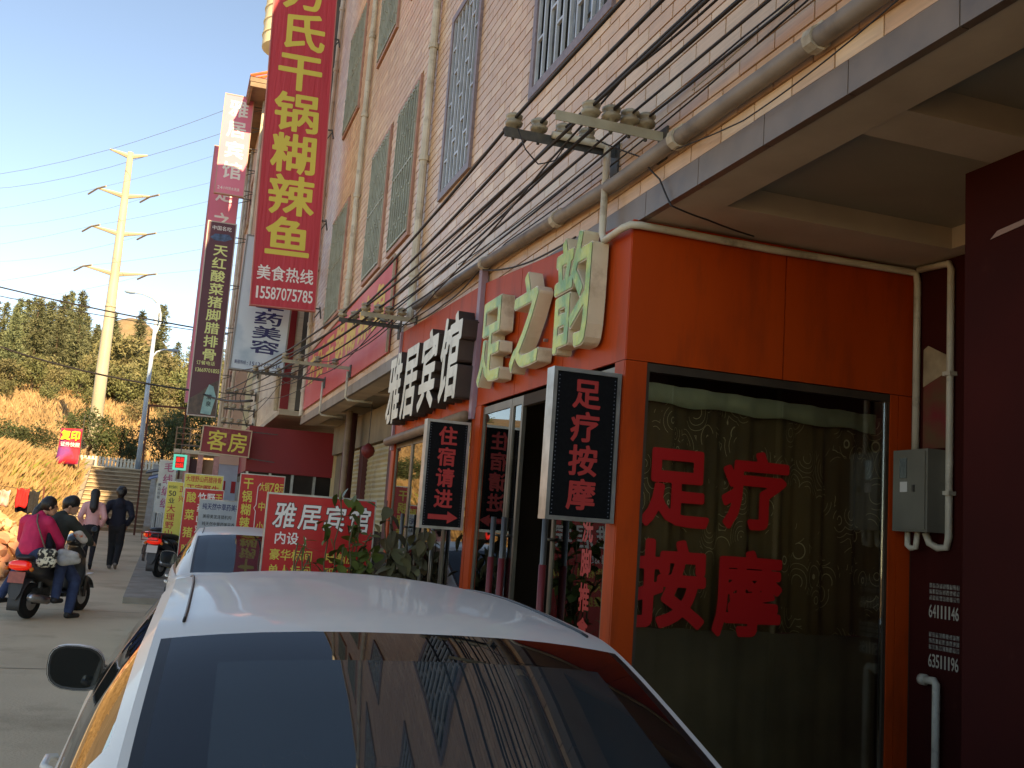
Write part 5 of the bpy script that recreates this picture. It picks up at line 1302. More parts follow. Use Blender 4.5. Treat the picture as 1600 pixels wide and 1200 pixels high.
def walker(label, loc, rz, H, top, bottom, hairlong, coat_hem, shoem, bare_boots=False, hips=.0):
    t = thing('person', label, 'person', loc, rz); k = H/1.70
    def V(x,y,z): return (x*k, y*k, z*k)
    sh = .165 if hairlong else .195
    stride = .13
    hipL, kneeL, ankL = V(-.085,0,.90), V(-.075,.10,.50), V(-.07,-.02+stride*.3,.09)
    hipR, kneeR, ankR = V(.085,0,.90), V(.085,.03,.49), V(.075,-.26,.13)
    elL, elR = V(-sh-.085,-.07,1.12), V(sh+.085,-.07,1.12); haL, haR = V(-.19,.06,.93), V(.19,.06,.93)
    body = [(V(0,0,.93), V(0,.0,1.15), .125*k, .11*k, .75), (V(0,0,1.15), V(0,-.005,1.36), .115*k, .12*k, .75), (V(-sh*.75,0,1.385), V(sh*.75,0,1.385), .062*k, .062*k), (V(0,0,1.40), V(0,.015,1.52), .052*k, .05*k),
            (hipL,kneeL,.088*k,.058*k),(kneeL,ankL,.058*k,.036*k),(hipR,kneeR,.088*k,.058*k),(kneeR,ankR,.058*k,.036*k),
            (V(-sh,0,1.37),elL,.050*k,.040*k),(elL,haL,.040*k,.028*k),(V(sh,0,1.37),elR,.050*k,.040*k),(elR,haR,.040*k,.028*k)]
    hc = V(0,.02,1.60); head(body, hc, (0,1), k); body += hand(haL,(.3,.5,-.8)); body += hand(haR,(-.3,.5,-.8))
    blob('body', body, SKIN, t, .013, sm=3); face_parts(t, hc, (0,1))
    cl = [(V(0,0,coat_hem+.06), V(0,0,1.15), (.165 if hairlong else .155)*k, .145*k, .78), (V(0,0,1.15), V(0,-.01,1.35), .145*k, .150*k, .78), (V(-sh*.8,0,1.38), V(sh*.8,0,1.38), .078*k, .078*k), (V(0,0,1.42), V(0,-.01,1.46), .075*k, .070*k),
          (V(-sh,0,1.365),elL,.074*k,.062*k),(elL,V(-.195,.045,.95),.062*k,.050*k),(V(sh,0,1.365),elR,.074*k,.062*k),(elR,V(.195,.045,.95),.062*k,.050*k)]
    if not hairlong: cl.append((V(0,-.10,1.42), V(0,-.11,1.36), .075*k, .085*k, .6))
    blob('jacket', cl, top, t, .016)
    tr = [(V(0,0,.86), V(0,0,.98), .135*k, .13*k, .8), (hipL,kneeL,.098*k,.064*k if bare_boots else .080*k),(kneeL,ankL,.064*k if bare_boots else .078*k,.043*k if bare_boots else .062*k),(hipR,kneeR,.098*k,.064*k if bare_boots else .080*k),(kneeR,ankR,.064*k if bare_boots else .078*k,.043*k if bare_boots else .062*k)]
    blob('trousers', tr, bottom, t, .015)
    if bare_boots: blob('skirt', [(V(0,0,coat_hem+.02),V(0,0,coat_hem+.10),.175*k,.16*k,.8)], BLACKCLOTH, t, .016)
    a = Vector(ankL); blob('shoe', [(a+Vector((0,-.03,-.045)), a+Vector((0,.14,-.06)), .045, .034), (a, a+Vector((0,-.01,-.03)), .045, .045)], shoem, t, .011, sm=3)
    a = Vector(ankR); blob('shoe', [(a+Vector((0,-.035,-.02)), a+Vector((0,.10,-.10)), .045, .032), (a, a+Vector((0,-.02,-.02)), .045, .045)], shoem, t, .011, sm=3)
    h = Vector(hc)
    if hairlong: hr = [(h+Vector((0,-.012,.03)), h+Vector((0,-.02,.045)), .107*k, .100*k), (h+Vector((0,-.07,.0)), h+Vector((0,-.135,-.26)), .092*k, .092*k, .7), (h+Vector((0,-.135,-.24)), h+Vector((0,-.145,-.34)), .09*k, .05*k, .6)]
    else: hr = [(h+Vector((0,-.015,.035)), h+Vector((0,.01,.055)), .116*k, .108*k), (h+Vector((0,-.05,-.02)), h+Vector((0,-.05,-.08)), .085*k, .062*k), (h+Vector((.04,-.02,.115)), h+Vector((-.03,.0,.125)), .045, .04), (h+Vector((-.05,.02,.10)), h+Vector((.06,.03,.10)), .04, .035)]
    blob('hair', hr, HAIR, t, .012, sm=3)
    return t
walker('walking person with long black hair in a pale pink coat and black tights', (-1.46, 23.5, gz(23.5)+.004), R(2), 1.66, PINKCOAT, BLACKCLOTH, True, .84, BLACKCLOTH, True)
walker('walking person in a dark padded jacket and black trousers beside the pink coat', (-.96, 23.9, gz(23.9)+.004), R(-4), 1.74, NAVYCLOTH, BLACKCLOTH, False, .90, mat('pale_sole_shoe', srgb(120,110,100), rough=.6))
# riders: placed in the scooter's own frame
def on_scooter(o): 
    o.location = (SX, SY, gz(SY)+.006); o.rotation_euler = (0,0,SRZ); return o
def rider_rear():
    t = on_scooter(thing('person', 'scooter passenger in a hot pink jacket with a black ponytail', 'person'))
    pel = (0,.12,.90); che = (0,.17,1.22); hc = (.09,.26,1.475)
    f = (.80,.60)
    kL, aL = (-.27,.42,.72), (-.33,.10,.28); kR, aR = (.24,.48,.72), (.27,.38,.30)
    body = [(pel,che,.13,.125,.8),((-.13,.17,1.28),(.13,.17,1.28),.06,.06),((0,.18,1.30),hc,.05,.045),((-.08,.14,.88),kL,.09,.06),(kL,aL,.058,.036),((.08,.14,.88),kR,.09,.06),(kR,aR,.058,.036),
            ((-.17,.17,1.27),(-.25,.30,1.02),.05,.04),((-.25,.30,1.02),(-.17,.48,.92),.04,.03),((.17,.17,1.27),(.25,.32,1.02),.05,.04),((.25,.32,1.02),(.18,.50,.92),.04,.03)]
    head(body, hc, f); body += hand((-.17,.48,.92),(.4,.9,0)); body += hand((.18,.50,.92),(-.4,.9,0))
    blob('body', body, SKIN, t, .013, sm=3); face_parts(t, hc, f)
    blob('jacket', [((0,.10,.92),che,.168,.160,.82),(che,(0,.18,1.28),.160,.12,.8),((-.14,.17,1.28),(.14,.17,1.28),.078,.078),((0,.18,1.31),(.02,.19,1.36),.078,.066),((-.17,.17,1.26),(-.265,.30,1.02),.075,.062),((-.265,.30,1.02),(-.18,.46,.92),.062,.048),((.17,.17,1.26),(.265,.32,1.02),.075,.062),((.265,.32,1.02),(.19,.48,.92),.062,.048)], HOTPINK, t, .015)
    blob('side_panel', [((.155,.20,1.16),(.165,.22,.95),.045,.055)], NAVYCLOTH, t, .014)
    blob('trousers', [((-.06,.10,.86),(.06,.10,.86),.135,.135,.9),((-.08,.14,.87),kL,.105,.080),(kL,aL,.078,.060),((.08,.14,.87),kR,.105,.080),(kR,aR,.078,.060)], DENIM, t, .015)
    for a in (aL, aR):
        a = Vector(a); blob('shoe', [(a+Vector((0,-.03,-.05)), a+Vector((0,.15,-.065)), .046, .034),(a,a-Vector((0,0,.04)),.048,.046)], SHOE, t, .011, sm=3)
    h = Vector(hc); b = Vector((-f[0],-f[1],0))
    blob('hair', [(h+b*.02+Vector((0,0,.03)), h+b*.01+Vector((0,0,.045)), .106, .10), (h+b*.10+Vector((0,0,.01)), h+b*.14+Vector((0,0,-.06)), .045, .05), (h+b*.14+Vector((0,0,-.06)), h+Vector((-.16,-.14,-.30)), .055, .045), (h+Vector((-.16,-.14,-.30)), h+Vector((-.16,-.13,-.38)), .04, .012)], HAIR, t, .012, sm=3)
    return t
rider_rear()
def rider_front():
    t = on_scooter(thing('person', 'scooter driver in a dark green jacket and jeans with a foot on the ground', 'person'))
    hc = (.13,.74,1.50); f = (.95,.30); che = (.05,.62,1.22)
    kL, aL = (-.20,.95,.72), (-.15,1.02,.40); kR, aR = (.34,.70,.50), (.36,.60,.105)
    body = [((0,.58,.90),che,.14,.13,.8),((-.13,.62,1.30),(.20,.62,1.30),.065,.065),((.05,.64,1.32),hc,.052,.048),((-.08,.58,.88),kL,.09,.062),(kL,aL,.06,.04),((.10,.58,.88),kR,.09,.062),(kR,aR,.06,.04),
            ((-.15,.62,1.28),(-.30,.82,1.08),.05,.042),((-.30,.82,1.08),(-.31,1.05,1.0),.04,.03),((.22,.62,1.28),(.36,.84,1.06),.05,.042),((.36,.84,1.06),(.32,1.05,1.0),.04,.03)]
    head(body, hc, f); body += hand((-.31,1.03,1.01),(0,1,-.2)); body += hand((.32,1.03,1.01),(0,1,-.2))
    blob('body', body, SKIN, t, .013, sm=3); face_parts(t, hc, f)
    G = mat('dark_green_jacket', srgb(62,66,58), srgb(48,52,46), scale=9, rough=.85, bump=.3, bscale=14)
    blob('jacket', [((0,.57,.92),che,.172,.168,.85),(che,(.04,.63,1.30),.165,.12,.8),((-.14,.62,1.30),(.21,.62,1.30),.082,.082),((.05,.64,1.33),(.07,.66,1.37),.08,.07),((-.16,.62,1.28),(-.31,.82,1.08),.078,.065),((-.31,.82,1.08),(-.31,1.02,1.0),.062,.05),((.23,.62,1.28),(.375,.84,1.06),.078,.065),((.375,.84,1.06),(.325,1.02,1.0),.062,.05)], G, t, .015)
    blob('sleeve_patch', [((.30,.70,1.14),(.345,.79,1.06),.068,.066)], mat('white_orange_sleeve', srgb(214,206,196), srgb(214,98,40), scale=5, rough=.8, contrast=(.48,.56)), t, .013)
    blob('trousers', [((-.07,.57,.86),(.08,.57,.86),.135,.135,.9),((-.08,.58,.87),kL,.105,.082),(kL,aL,.08,.064),((.10,.58,.87),kR,.105,.082),(kR,aR,.08,.064)], DENIM, t, .015)
    for a in (aL, aR):
        a = Vector(a); blob('shoe', [(a+Vector((0,-.03,-.055)), a+Vector((.05,.15,-.07)), .046, .034),(a,a-Vector((0,0,.04)),.05,.048)], SHOE, t, .011, sm=3)
    h = Vector(hc); b = Vector((-f[0],-f[1],0))
    blob('hair', [(h+b*.02+Vector((0,0,.035)), h-b*.01+Vector((0,0,.055)), .105, .10), (h+b*.05-Vector((0,0,.02)), h+b*.05-Vector((0,0,.06)), .075, .06)], HAIR, t, .012, sm=3)
    return t
rider_front()
bag = on_scooter(thing('shoulder_bag', 'patterned shoulder bag hanging at the hip of the hot pink jacket', 'bag'))
blob('pouch', [((.20,.06,.86),(.30,.10,.86),.075,.075,.7),((.20,.06,.76),(.30,.10,.76),.08,.08,.7)], mat('patterned_fabric', srgb(40,38,34), srgb(214,206,180), scale=22, rough=.8, contrast=(.47,.53), detail=2), bag, .012)
mb = MB(); mb.tube([(.235,.04,.92),(.17,.0,1.1),(.08,.02,1.27),(.03,.10,1.365)], .010, 6); mb.tube([(.03,.10,1.365),(-.02,.24,1.365)], .010, 6); mb.build('strap', mat('strap_brown', srgb(110,96,84), rough=.7), bag)
cb = on_scooter(thing('carrier_bag', 'crumpled pale carrier bag between the two riders', 'bag'))
blob('sack', [((.30,.36,.86),(.42,.46,.84),.075,.06,.7),((.32,.36,.78),(.44,.50,.78),.08,.05,.7)], mat('pale_plastic', srgb(206,204,198), srgb(170,168,162), scale=9, rough=.45, bump=.8, bscale=16), cb, .013, sm=2)
MB().tube([(.33,.40,.92),(.31,.42,1.0),(.29,.45,.99)], .006, 5).build('bag_handle', MATS['pale_plastic'], cb)

# ================================================================== VEGETATION
rng = np.random.default_rng(11)
def leaf_mat(name, c1, c2, rough=.6):
    if name in MATS: return MATS[name]
    m = mat(name, c1, c2, scale=.9, rough=rough, spec=.2)
    nt = m.node_tree; b = nt.nodes['Principled BSDF']; L = nt.links.new
    oi = nt.nodes.new('ShaderNodeObjectInfo'); hs = nt.nodes.new('ShaderNodeHueSaturation')
    mr = nt.nodes.new('ShaderNodeMapRange'); mr.inputs[3].default_value = .75; mr.inputs[4].default_value = 1.3; L(oi.outputs['Random'], mr.inputs[0]); L(mr.outputs[0], hs.inputs['Value'])
    mr2 = nt.nodes.new('ShaderNodeMapRange'); mr2.inputs[3].default_value = .475; mr2.inputs[4].default_value = .515; L(oi.outputs['Random'], mr2.inputs[0]); L(mr2.outputs[0], hs.inputs['Hue'])
    src = b.inputs['Base Color'].links[0].from_socket; L(src, hs.inputs['Color']); L(hs.outputs[0], b.inputs['Base Color'])
    return m
CONIF = leaf_mat('conifer_leaf', srgb(88,96,70), srgb(114,116,84))
BROAD = leaf_mat('broad_leaf', srgb(90,98,62), srgb(116,116,76))
DARKLEAF = leaf_mat('dark_leaf', srgb(54,66,42), srgb(78,88,54))
OLIVE = leaf_mat('olive_leaf', srgb(104,102,70), srgb(126,118,82))
BARK = mat('bark', srgb(96,78,60), srgb(66,54,42), scale=8, rough=.95, bump=.5)
def cards(P, D, size, asp=.5):
    """leaf cards at P, pointing roughly along D: two triangles each, bent"""
    n = len(P); D = D/np.maximum(np.linalg.norm(D, axis=1, keepdims=True), 1e-6)
    A = rng.normal(size=(n,3)); S = np.cross(D, A); S /= np.maximum(np.linalg.norm(S, axis=1, keepdims=True), 1e-6)
    s = size*rng.uniform(.6,1.4,(n,1)); U = D*s; W = S*s*asp
    v = np.stack([P-W*.5, P+U*.5-W*.1+np.cross(D,S)*s*.06, P+U, P+W*.5+U*.35], 1).reshape(-1,3)
    f = np.arange(n*4).reshape(-1,4)
    return v, f
def mesh_np(name, v, f, m_):
    me = bpy.data.meshes.new(name); me.from_pydata(v.tolist(), [], f.tolist()); me.materials.append(m_); me.update(); return me
def conifer_mesh(h, r, seed):  # drooping whorls
    g = np.random.default_rng(seed); P = []; D = []
    lv = 30
    for k in range(lv):
        t = k/(lv-1); z = h*(.10+.90*t); rr = r*(1-t)**.8*g.uniform(.7,1.15)+.08; nb = int(7+5*(1-t))
        for b in range(nb):
            a = g.uniform(0, 6.283); d = np.array([math.cos(a), math.sin(a), g.uniform(-.25,.1)])
            L = rr*g.uniform(.55,1.1); m_ = max(3, int(L*7))
            for q in range(m_):
                u = (q+.4)/m_; p = np.array([0,0,z])+d*L*u+np.array([0,0,.22*L*u*u*(1 if t > .6 else -.3)]); 
                for _ in range(3): P.append(p+g.normal(size=3)*.09); D.append(d*.6+g.normal(size=3)*.6+np.array([0,0,.35]))
    v, f = cards(np.array(P), np.array(D), .34, .42)
    return mesh_np('crown', v, f, CONIF)
def broad_mesh(rx, rz, seed, m_, leaf=.20, n_cl=26, per=70):
    g = np.random.default_rng(seed); P = []; D = []
    for c in range(n_cl):
        d = g.normal(size=3); d /= np.linalg.norm(d); c0 = d*np.array([rx,rx,rz])*g.uniform(.45,.95); rr = min(rx,rz)*g.uniform(.22,.42)
        q = g.normal(size=(per,3)); q /= np.linalg.norm(q, axis=1, keepdims=True); q *= g.uniform(.55,1.0,(per,1))
        P.append(c0+q*rr); D.append(q+g.normal(size=(per,3))*.6)
    v, f = cards(np.concatenate(P), np.concatenate(D), leaf, .6)
    return mesh_np('crown', v, f, m_)
def trunk_mesh(h, r, seed, limbs=4, spread=.6):
    g = random.Random(seed); mb = MB()
    pts = [(0,0,-.3)]+[(g.uniform(-.05,.05)*k, g.uniform(-.05,.05)*k, h*k/4) for k in range(1,5)]
    mb.tube(pts, [r*1.2,r,r*.85,r*.6,r*.3], 7)
    for k in range(limbs):
        a = g.uniform(0,6.28); z = h*g.uniform(.45,.85); L = spread*g.uniform(.7,1.2)
        mb.tube([(0,0,z),(math.cos(a)*L*.5,math.sin(a)*L*.5,z+L*.35),(math.cos(a)*L,math.sin(a)*L,z+L*.8)], [r*.5,r*.35,r*.12], 5)
    return mb.mesh('trunk', BARK, smooth=True)
CM = [(conifer_mesh(1.0*9, 1.9, 100+i), trunk_mesh(8.2, .16, 200+i, 5, .5)) for i in range(4)]
def tree(name, label, crown, trunk, x, y, s, cz=0.0, rz=0.0, sz=None, grp=None):
    t = thing(name, label, 'tree', (x, y, terr(x, y)), rz, group=grp); t.scale = (s, s, sz or s)
    link('trunk', trunk, t); c = link('crown', crown, t); c.location = (0,0,cz); return t
g = random.Random(5)
spots = [(-17.2,98,1.0),(-15.6,101,.92),(-14.6,96,1.12),(-13.1,99,1.28),(-12.0,103,1.05),(-11.0,97,1.18),(-9.8,100,1.22),(-8.6,104,.95),(-7.6,98,.82),(-5.4,102,.80),(-18.8,100,1.1),(-20.5,97,1.0),(-22.3,103,1.15),(1.6,104,.92),(-1.2,108,.7),(-16.5,108,1.25),(-13.8,110,1.2),(-10.2,112,1.2),(4.0,108,.8),(6.5,104,.9),(-24.5,99,1.1),(-26.8,104,1.2),(-16.4,92,.95),(-14.0,91,1.0),(-12.6,93,1.12),(-10.6,91,1.0),(-9.2,93,.98),(-7.0,92,.8),(-15.2,105,1.25),(-11.6,107,1.3),(-17.9,104,1.2)]+[(-21+1.35*q+.5*math.sin(q*2.1), 107+3*math.sin(q*1.7), 1.15+.2*math.sin(q*3.3)) for q in range(19)]
ORDN = 'first second third fourth fifth sixth seventh eighth ninth tenth eleventh twelfth thirteenth fourteenth fifteenth sixteenth seventeenth eighteenth nineteenth twentieth'.split()
def ordinal(n):
    tens = {20:'twenty',30:'thirty',40:'forty',50:'fifty',60:'sixty'}
    if n <= 20: return ORDN[n-1]
    return tens[n//10*10]+'-'+ORDN[n % 10-1] if n % 10 else {30:'thirtieth',40:'fortieth',50:'fiftieth',60:'sixtieth'}[n]
spots.sort(key=lambda q: q[0]/(q[1]+4))
for i, (x, y, s) in enumerate(spots):
    where = 'on the left of the wooded slope' if x < -11 else ('in the middle of the wooded slope behind the steel pole' if x < -4 else 'at the right of the wooded slope near the maroon sign')
    cm, tm = CM[i % 4]
    tree('conifer_tree', '%s feathery conifer, %s from the left on the wooded slope' % ('tall' if s > 1.15 else ('small' if s < .9 else 'olive'), ordinal(i+1)), cm, tm, x, y+4, s*.9*g.uniform(.92,1.05), rz=g.uniform(0,6), sz=s*.74*g.uniform(.85,1.12), grp='conifers on the wooded slope')
BM = [(broad_mesh(1.9, 1.6, 300+i, m_, .30, 24, 60), trunk_mesh(2.2, .13, 400+i, 5, .8)) for i, m_ in enumerate((BROAD, OLIVE, BROAD, OLIVE, DARKLEAF))]
g = random.Random(9)
bush = []
for (x0, x1, y, n, s0, s1) in ((-8,3,93,11,.8,1.25),(-16,3,90,15,.6,1.0),(-7,3,99,9,1.0,1.4),(-13,4,80,6,.35,.6)):
    for q in range(n): bush.append((x0+(x1-x0)*(q+g.uniform(.1,.9))/n, y+g.uniform(-3,3), g.uniform(s0, s1)))
bush.sort(key=lambda q: q[0]/q[1])
for k, (x, yy, s) in enumerate(bush):
    cm, tm = BM[k % 4]
    tree('bushy_tree', '%s bushy tree, %s from the left among those below the conifers' % ('small' if s < .7 else ('broad' if s > 1.1 else 'rounded'), ordinal(k+1)), cm, tm, x, yy, s, cz=2.3, rz=g.uniform(0,6), sz=s*g.uniform(.8,1.15), grp='bushy trees on the slope')
DM = [(broad_mesh(1.5, 1.25, 500+i, DARKLEAF, .17, 34, 85), trunk_mesh(1.6, .09, 600+i, 6, .7)) for i in range(3)]
for i, (x, y, s, sz, lab) in enumerate(((-3.95,54.0,.95,.98,'dark round tree hiding the foot of the steel pole'),(-2.5,55,.8,.8,'dark bushy tree behind the fence left of the street lamp'),(-.45,53,.9,1.05,'dark bushy tree right of the street lamp'),(.9,55,1.1,1.2,'dark bushy tree partly hidden by the porch rail'),(-6.8,56,.9,.65,'sunlit green bush behind the hedge at the far left'),(-8.4,58,1.0,.7,'second sunlit green bush behind the hedge, at the picture edge'),(-1.75,50.6,.42,.42,'small dark rounded shrub at the top of the stairs'))):
    cm, tm = DM[i % 3]; tree('shade_tree', lab, cm, tm, x, y, s, cz=1.7, rz=i*1.3, sz=sz)
# hedge along the terrace edge
P = np.stack([rng.uniform(-12,-4.6,2600), rng.normal(51.6,.28,2600), 3.05+rng.uniform(0,.85,2600)*(1+.15*np.sin(np.arange(2600)))], 1)
v, f = cards(P, rng.normal(size=(2600,3))+np.array([0,0,.3]), .16, .6)
hd = link('hedge', mesh_np('hedge', v, f, OLIVE)); tag(hd, 'clipped olive hedge running behind the white fence at the far left', 'hedge')
# dry grass: bank beside the road, and the slope
def grass(name, n, xr, yr, h, w, m_, label, cond=None):
    x = rng.uniform(*xr, n); y = rng.uniform(*yr, n); dens = .5+.5*np.sin(x*1.3+.7*np.sin(y*.8))*np.cos(y*.45); keep = rng.random(n) < .35+.65*dens
    if cond is not None: keep &= np.array([cond(a, b) for a, b in zip(x, y)])
    x, y = x[keep], y[keep]; z = np.array([terr(a, b) for a, b in zip(x, y)]); n = len(x)
    a = rng.uniform(0, 6.283, n); hh = h*rng.uniform(.5,1.4,n); lean = rng.normal(size=(n,2))*.35*hh[:,None]
    dx, dy = np.cos(a)*w/2, np.sin(a)*w/2
    b0 = np.stack([x-dx,y-dy,z-.03],1); b1 = np.stack([x+dx,y+dy,z-.03],1); tp = np.stack([x+lean[:,0],y+lean[:,1],z+hh],1); md = np.stack([x+lean[:,0]*.35+dx*.7,y+lean[:,1]*.35+dy*.7,z+hh*.55],1)
    v = np.stack([b0,b1,md,tp],1).reshape(-1,3); f = np.arange(n*4).reshape(-1,4)
    o = link(name, mesh_np(name, v, f, m_)); return tag(o, label, 'grass', kind='stuff')
DRY = mat('dry_grass_blade', srgb(184,152,110), srgb(148,120,84), scale=.8, rough=.8, spec=.15)
grass('dry_grass', 70000, (-8.5,-3.4), (19,48), .36, .026, DRY, 'tall dry yellow grass covering the bank left of the road')
grass('dry_slope_grass', 34000, (-20,6), (60,98), .55, .09, DRY, 'dry golden grass on the slope below the trees')
GREENB = mat('green_tuft', srgb(98,120,46), srgb(140,136,60), scale=1.5, rough=.7)
grass('green_weeds', 2600, (-5.0,-3.5), (34,47), .30, .05, GREENB, 'green weeds at the top of the bank beside the stairs')

# ================================================================== TERRACE FENCE, LAMP, POLES, FRAME
FENCEW = mat('white_fence_paint', srgb(226,218,200), srgb(200,190,168), scale=4, rough=.7)
fn = thing('picket_fence', 'low white picket fence along the terrace at the top of the stairs', 'fence', (-8.4,50.2,3.1))
pk = MB().box(-.05,-.02,0,.05,.02,.55).mesh('picket', FENCEW)
for i in range(52): link('picket', pk, fn, (i*.155,0,.02+.01*math.sin(i)))
MB().box(-.1,.022,.12,8.1,.05,.17).build('rail', FENCEW, fn); MB().box(-.1,.022,.42,8.1,.05,.47).build('rail', FENCEW, fn)
lampw = mat('lamp_paint', srgb(206,214,222), srgb(150,170,190), scale=.5, rough=.4)
lp = thing('street_lamp', 'white double-arm street lamp at the top of the stairs', 'street lamp', (-1.42,48.9,3.12))
MB().tube([(0,0,0),(0,0,3.5),(0,0,8.3)], [.12,.10,.075], 10).build('pole', lampw, lp, smooth=True)
MB().tube([(0,0,7.75),(-.25,0,7.98),(-.7,0,8.12),(-1.15,0,8.12)], [.055,.05,.045,.035], 8).build('arm', lampw, lp, smooth=True)
MB().tube([(0,0,7.8),(.16,0,7.3),(.20,0,6.9),(.08,0,6.4),(0,0,6.15)], .045, 8).build('arm_brace', lampw, lp, smooth=True)
MB().tube([(0,0,5.15),(.2,0,5.5),(.5,0,5.65),(.8,0,5.66)], [.045,.04,.035,.03], 8).build('arm', lampw, lp, smooth=True)
for x, z, nm in ((-1.25,8.12,'lamp_head'),(.92,5.66,'lamp_head')):
    mb = MB(); loft(mb, [ell((x-.28,0,z),.02,.02),ell((x-.2,0,z),.05,.03),ell((x,0,z),.05,.04),ell((x+.2,0,z),.03,.02)]); 
    mb = MB(); mb.lathe([(.02,-.26),(.06,-.18),(.085,.0),(.06,.18),(.02,.24)], (x,0,z), 10, 'X'); mb.build(nm, mat('lamp_head_grey', srgb(130,150,170), rough=.4), lp, smooth=True)
POLEM = mat('pylon_paint', srgb(182,172,146), srgb(166,156,130), scale=.6, rough=.5)
mp_ = thing('steel_pylon', 'tall cream tubular steel power pole with four pairs of arms on the hillside', 'pylon', (-4.35,62,3.4))
MB().tube([(0,0,-1),(0,0,5),(0,0,12),(0,0,18.75)], [.40,.34,.26,.17], 14).build('shaft', POLEM, mp_, smooth=True)
for z in (3.0,9.4): MB().tube([(0,0,z-.06),(0,0,z+.06)], .40 if z < 5 else .31, 14).build('flange', POLEM, mp_, smooth=True)
tips = []
for z, xl, xr in ((18.6,-1.15,.95),(16.15,-1.55,1.35),(13.85,-1.6,1.45),(11.45,-1.75,1.75)):
    for x in (xl, xr):
        MB().tube([(0,0,z-.12),(x*.5,-.0,z+.02),(x,0,z+.14)], [.16,.11,.05], 6).build('arm', POLEM, mp_)
        tips.append((x, z+.12))
        if z < 18:
            for dy, dx in ((-1.1,.55),(1.1,-.55)): MB().tube([(x,0,z+.1),(x+dx,dy,z+.0)], .055, 6).build('insulator_string', CERAMIC, mp_)
THIN = mat('far_wire', srgb(120,126,138), rough=.6)
nm = ('top','second','third','lowest')
for i, (x, z) in enumerate(tips):
    sd = 'left' if i % 2 == 0 else 'right'; lv = nm[i//2]
    bx, bz = -4.35+x, 3.4+z
    P = []
    for a, b, sg in (((-40+x*3,118,bz+13-(i//2)*1.0),(bx,62,bz),3.0),((bx,62,bz),(17+x,30,bz+3.5-(i//2)*.6),1.0)):
        a, b = Vector(a), Vector(b)
        for q in range(14):
            t = q/14; P.append(a.lerp(b, t)-Vector((0,0,4*sg*t*(1-t))))
    tag(MB().tube(P, .014 if i < 2 else .008, 4).build('transmission_wire', THIN, smooth=True), 'thin transmission wire on the %s %s arm of the steel pylon' % (lv, sd), 'cable', 'transmission wires on the pylon')
cable('dark double cable crossing the sky above the conifers', [(-14,41,9.9),(-7.4,40,9.15),(1.52,38,8.05)], .028, .1, name='overhead_cable', group=None)
cable('thinner dark cable just under the double one above the conifers', [(-14,41,9.6),(-7.4,40,8.8),(1.52,38,8.0)], .016, .1, name='overhead_cable', group=None)
cable('thick black cable sagging across the street in front of the hillside', [(-12,37,8.4),(-4.9,35.2,6.1),(.5,31,5.05),(1.60,24.0,4.2)], .030, .12, name='overhead_cable', group=None)
RUST = mat('rusty_tube', srgb(110,62,46), srgb(84,46,36), scale=6, rough=.8)
fr = thing('rusty_frame', 'rusty square tube goal-shaped frame beside the stairs', 'frame', (-1.0,40,ground_z(40)))
MB().bar((0,0,-.1),(-.03,0,4.78),.07).build('post', RUST, fr); MB().bar((1.30,0,-.1),(1.30,0,4.78),.07).build('post', RUST, fr); MB().bar((-.065,0,4.82),(1.335,0,4.84),.07).build('crossbar', RUST, fr)

# ================================================================== RUBBLE, WASHING, PLANTS, LITTER
STONE = leaf_mat('rubble_stone', srgb(214,186,150), srgb(176,124,92), rough=.9)
def stone_mesh(seed):
    g = np.random.default_rng(seed); bm = bmesh.new(); bmesh.ops.create_icosphere(bm, subdivisions=2, radius=.5)
    nrm = g.normal(size=(9,3)); nrm /= np.linalg.norm(nrm, axis=1, keepdims=True); dd = g.uniform(.18,.36,9)
    for v in bm.verts:
        for n_, d_ in zip(nrm, dd):
            k = v.co.x*n_[0]+v.co.y*n_[1]+v.co.z*n_[2]-d_
            if k > 0: v.co -= Vector(n_)*k*.96
    me = bpy.data.meshes.new('stone'); bm.to_mesh(me); bm.free(); me.materials.append(STONE); return me
SM = [stone_mesh(i) for i in range(6)]
rp = thing('rubble_heap', 'heap of broken sunlit stones and bricks at the left edge of the road', 'rubble', (-3.5,22.0,ground_z(22)))
g = random.Random(3)
for i in range(260):
    a = g.uniform(0,6.283); rr = math.sqrt(g.random()); x = rr*1.15*math.cos(a); y = rr*3.0*math.sin(a); hh = 1.55*(1-rr**2.0)*(1.0 if x < 0.2 else .75)
    o = link('stone', SM[i % 6], rp, (x, y, max(.08, hh*g.uniform(.75,1.05)))); s = g.uniform(.22,.52); o.scale = (s*g.uniform(.9,1.6), s, s*g.uniform(.5,.95)); o.rotation_euler = (g.uniform(-.5,.5), g.uniform(-.5,.5), g.uniform(0,6))
mb = MB(); rows = []
for i in range(13):
    r_ = i/12; rows.append([(1.08*r_*math.cos(q*math.pi/12), 2.9*r_*math.sin(q*math.pi/12), 1.42*(1-r_**2.0)-.12) for q in range(25)])
mb.grid(rows, flip=True); mb.build('earth_core', mat('rubble_earth', srgb(176,128,88), srgb(150,100,66), scale=3, rough=.95, bump=.6), rp, smooth=True)
def hanging(name, label, x0, x1, zt, zb, mtl, cat_, y=24.2):
    rows = [[(x0+(x1-x0)*j/8+.01*math.sin(i+j), y+.03*math.sin(j*1.9+i*.5), zt+(zb-zt)*i/8-(.02*math.sin(j*1.3))) for j in range(9)] for i in range(9)]
    o = MB().grid(rows, flip=True).build(name, mtl, smooth=True); mo = o.modifiers.new('t','SOLIDIFY'); mo.thickness = .02; return tag(o, label, cat_)
hanging('red_shirt', 'bright red shirt hung out to dry above the rubble', -3.09,-2.85,1.80,1.40, mat('red_cotton', srgb(206,30,34), rough=.8), 'clothing')
hanging('black_trousers', 'black trousers hung beside the red shirt', -2.84,-2.64,1.77,1.28, BLACKCLOTH, 'clothing')
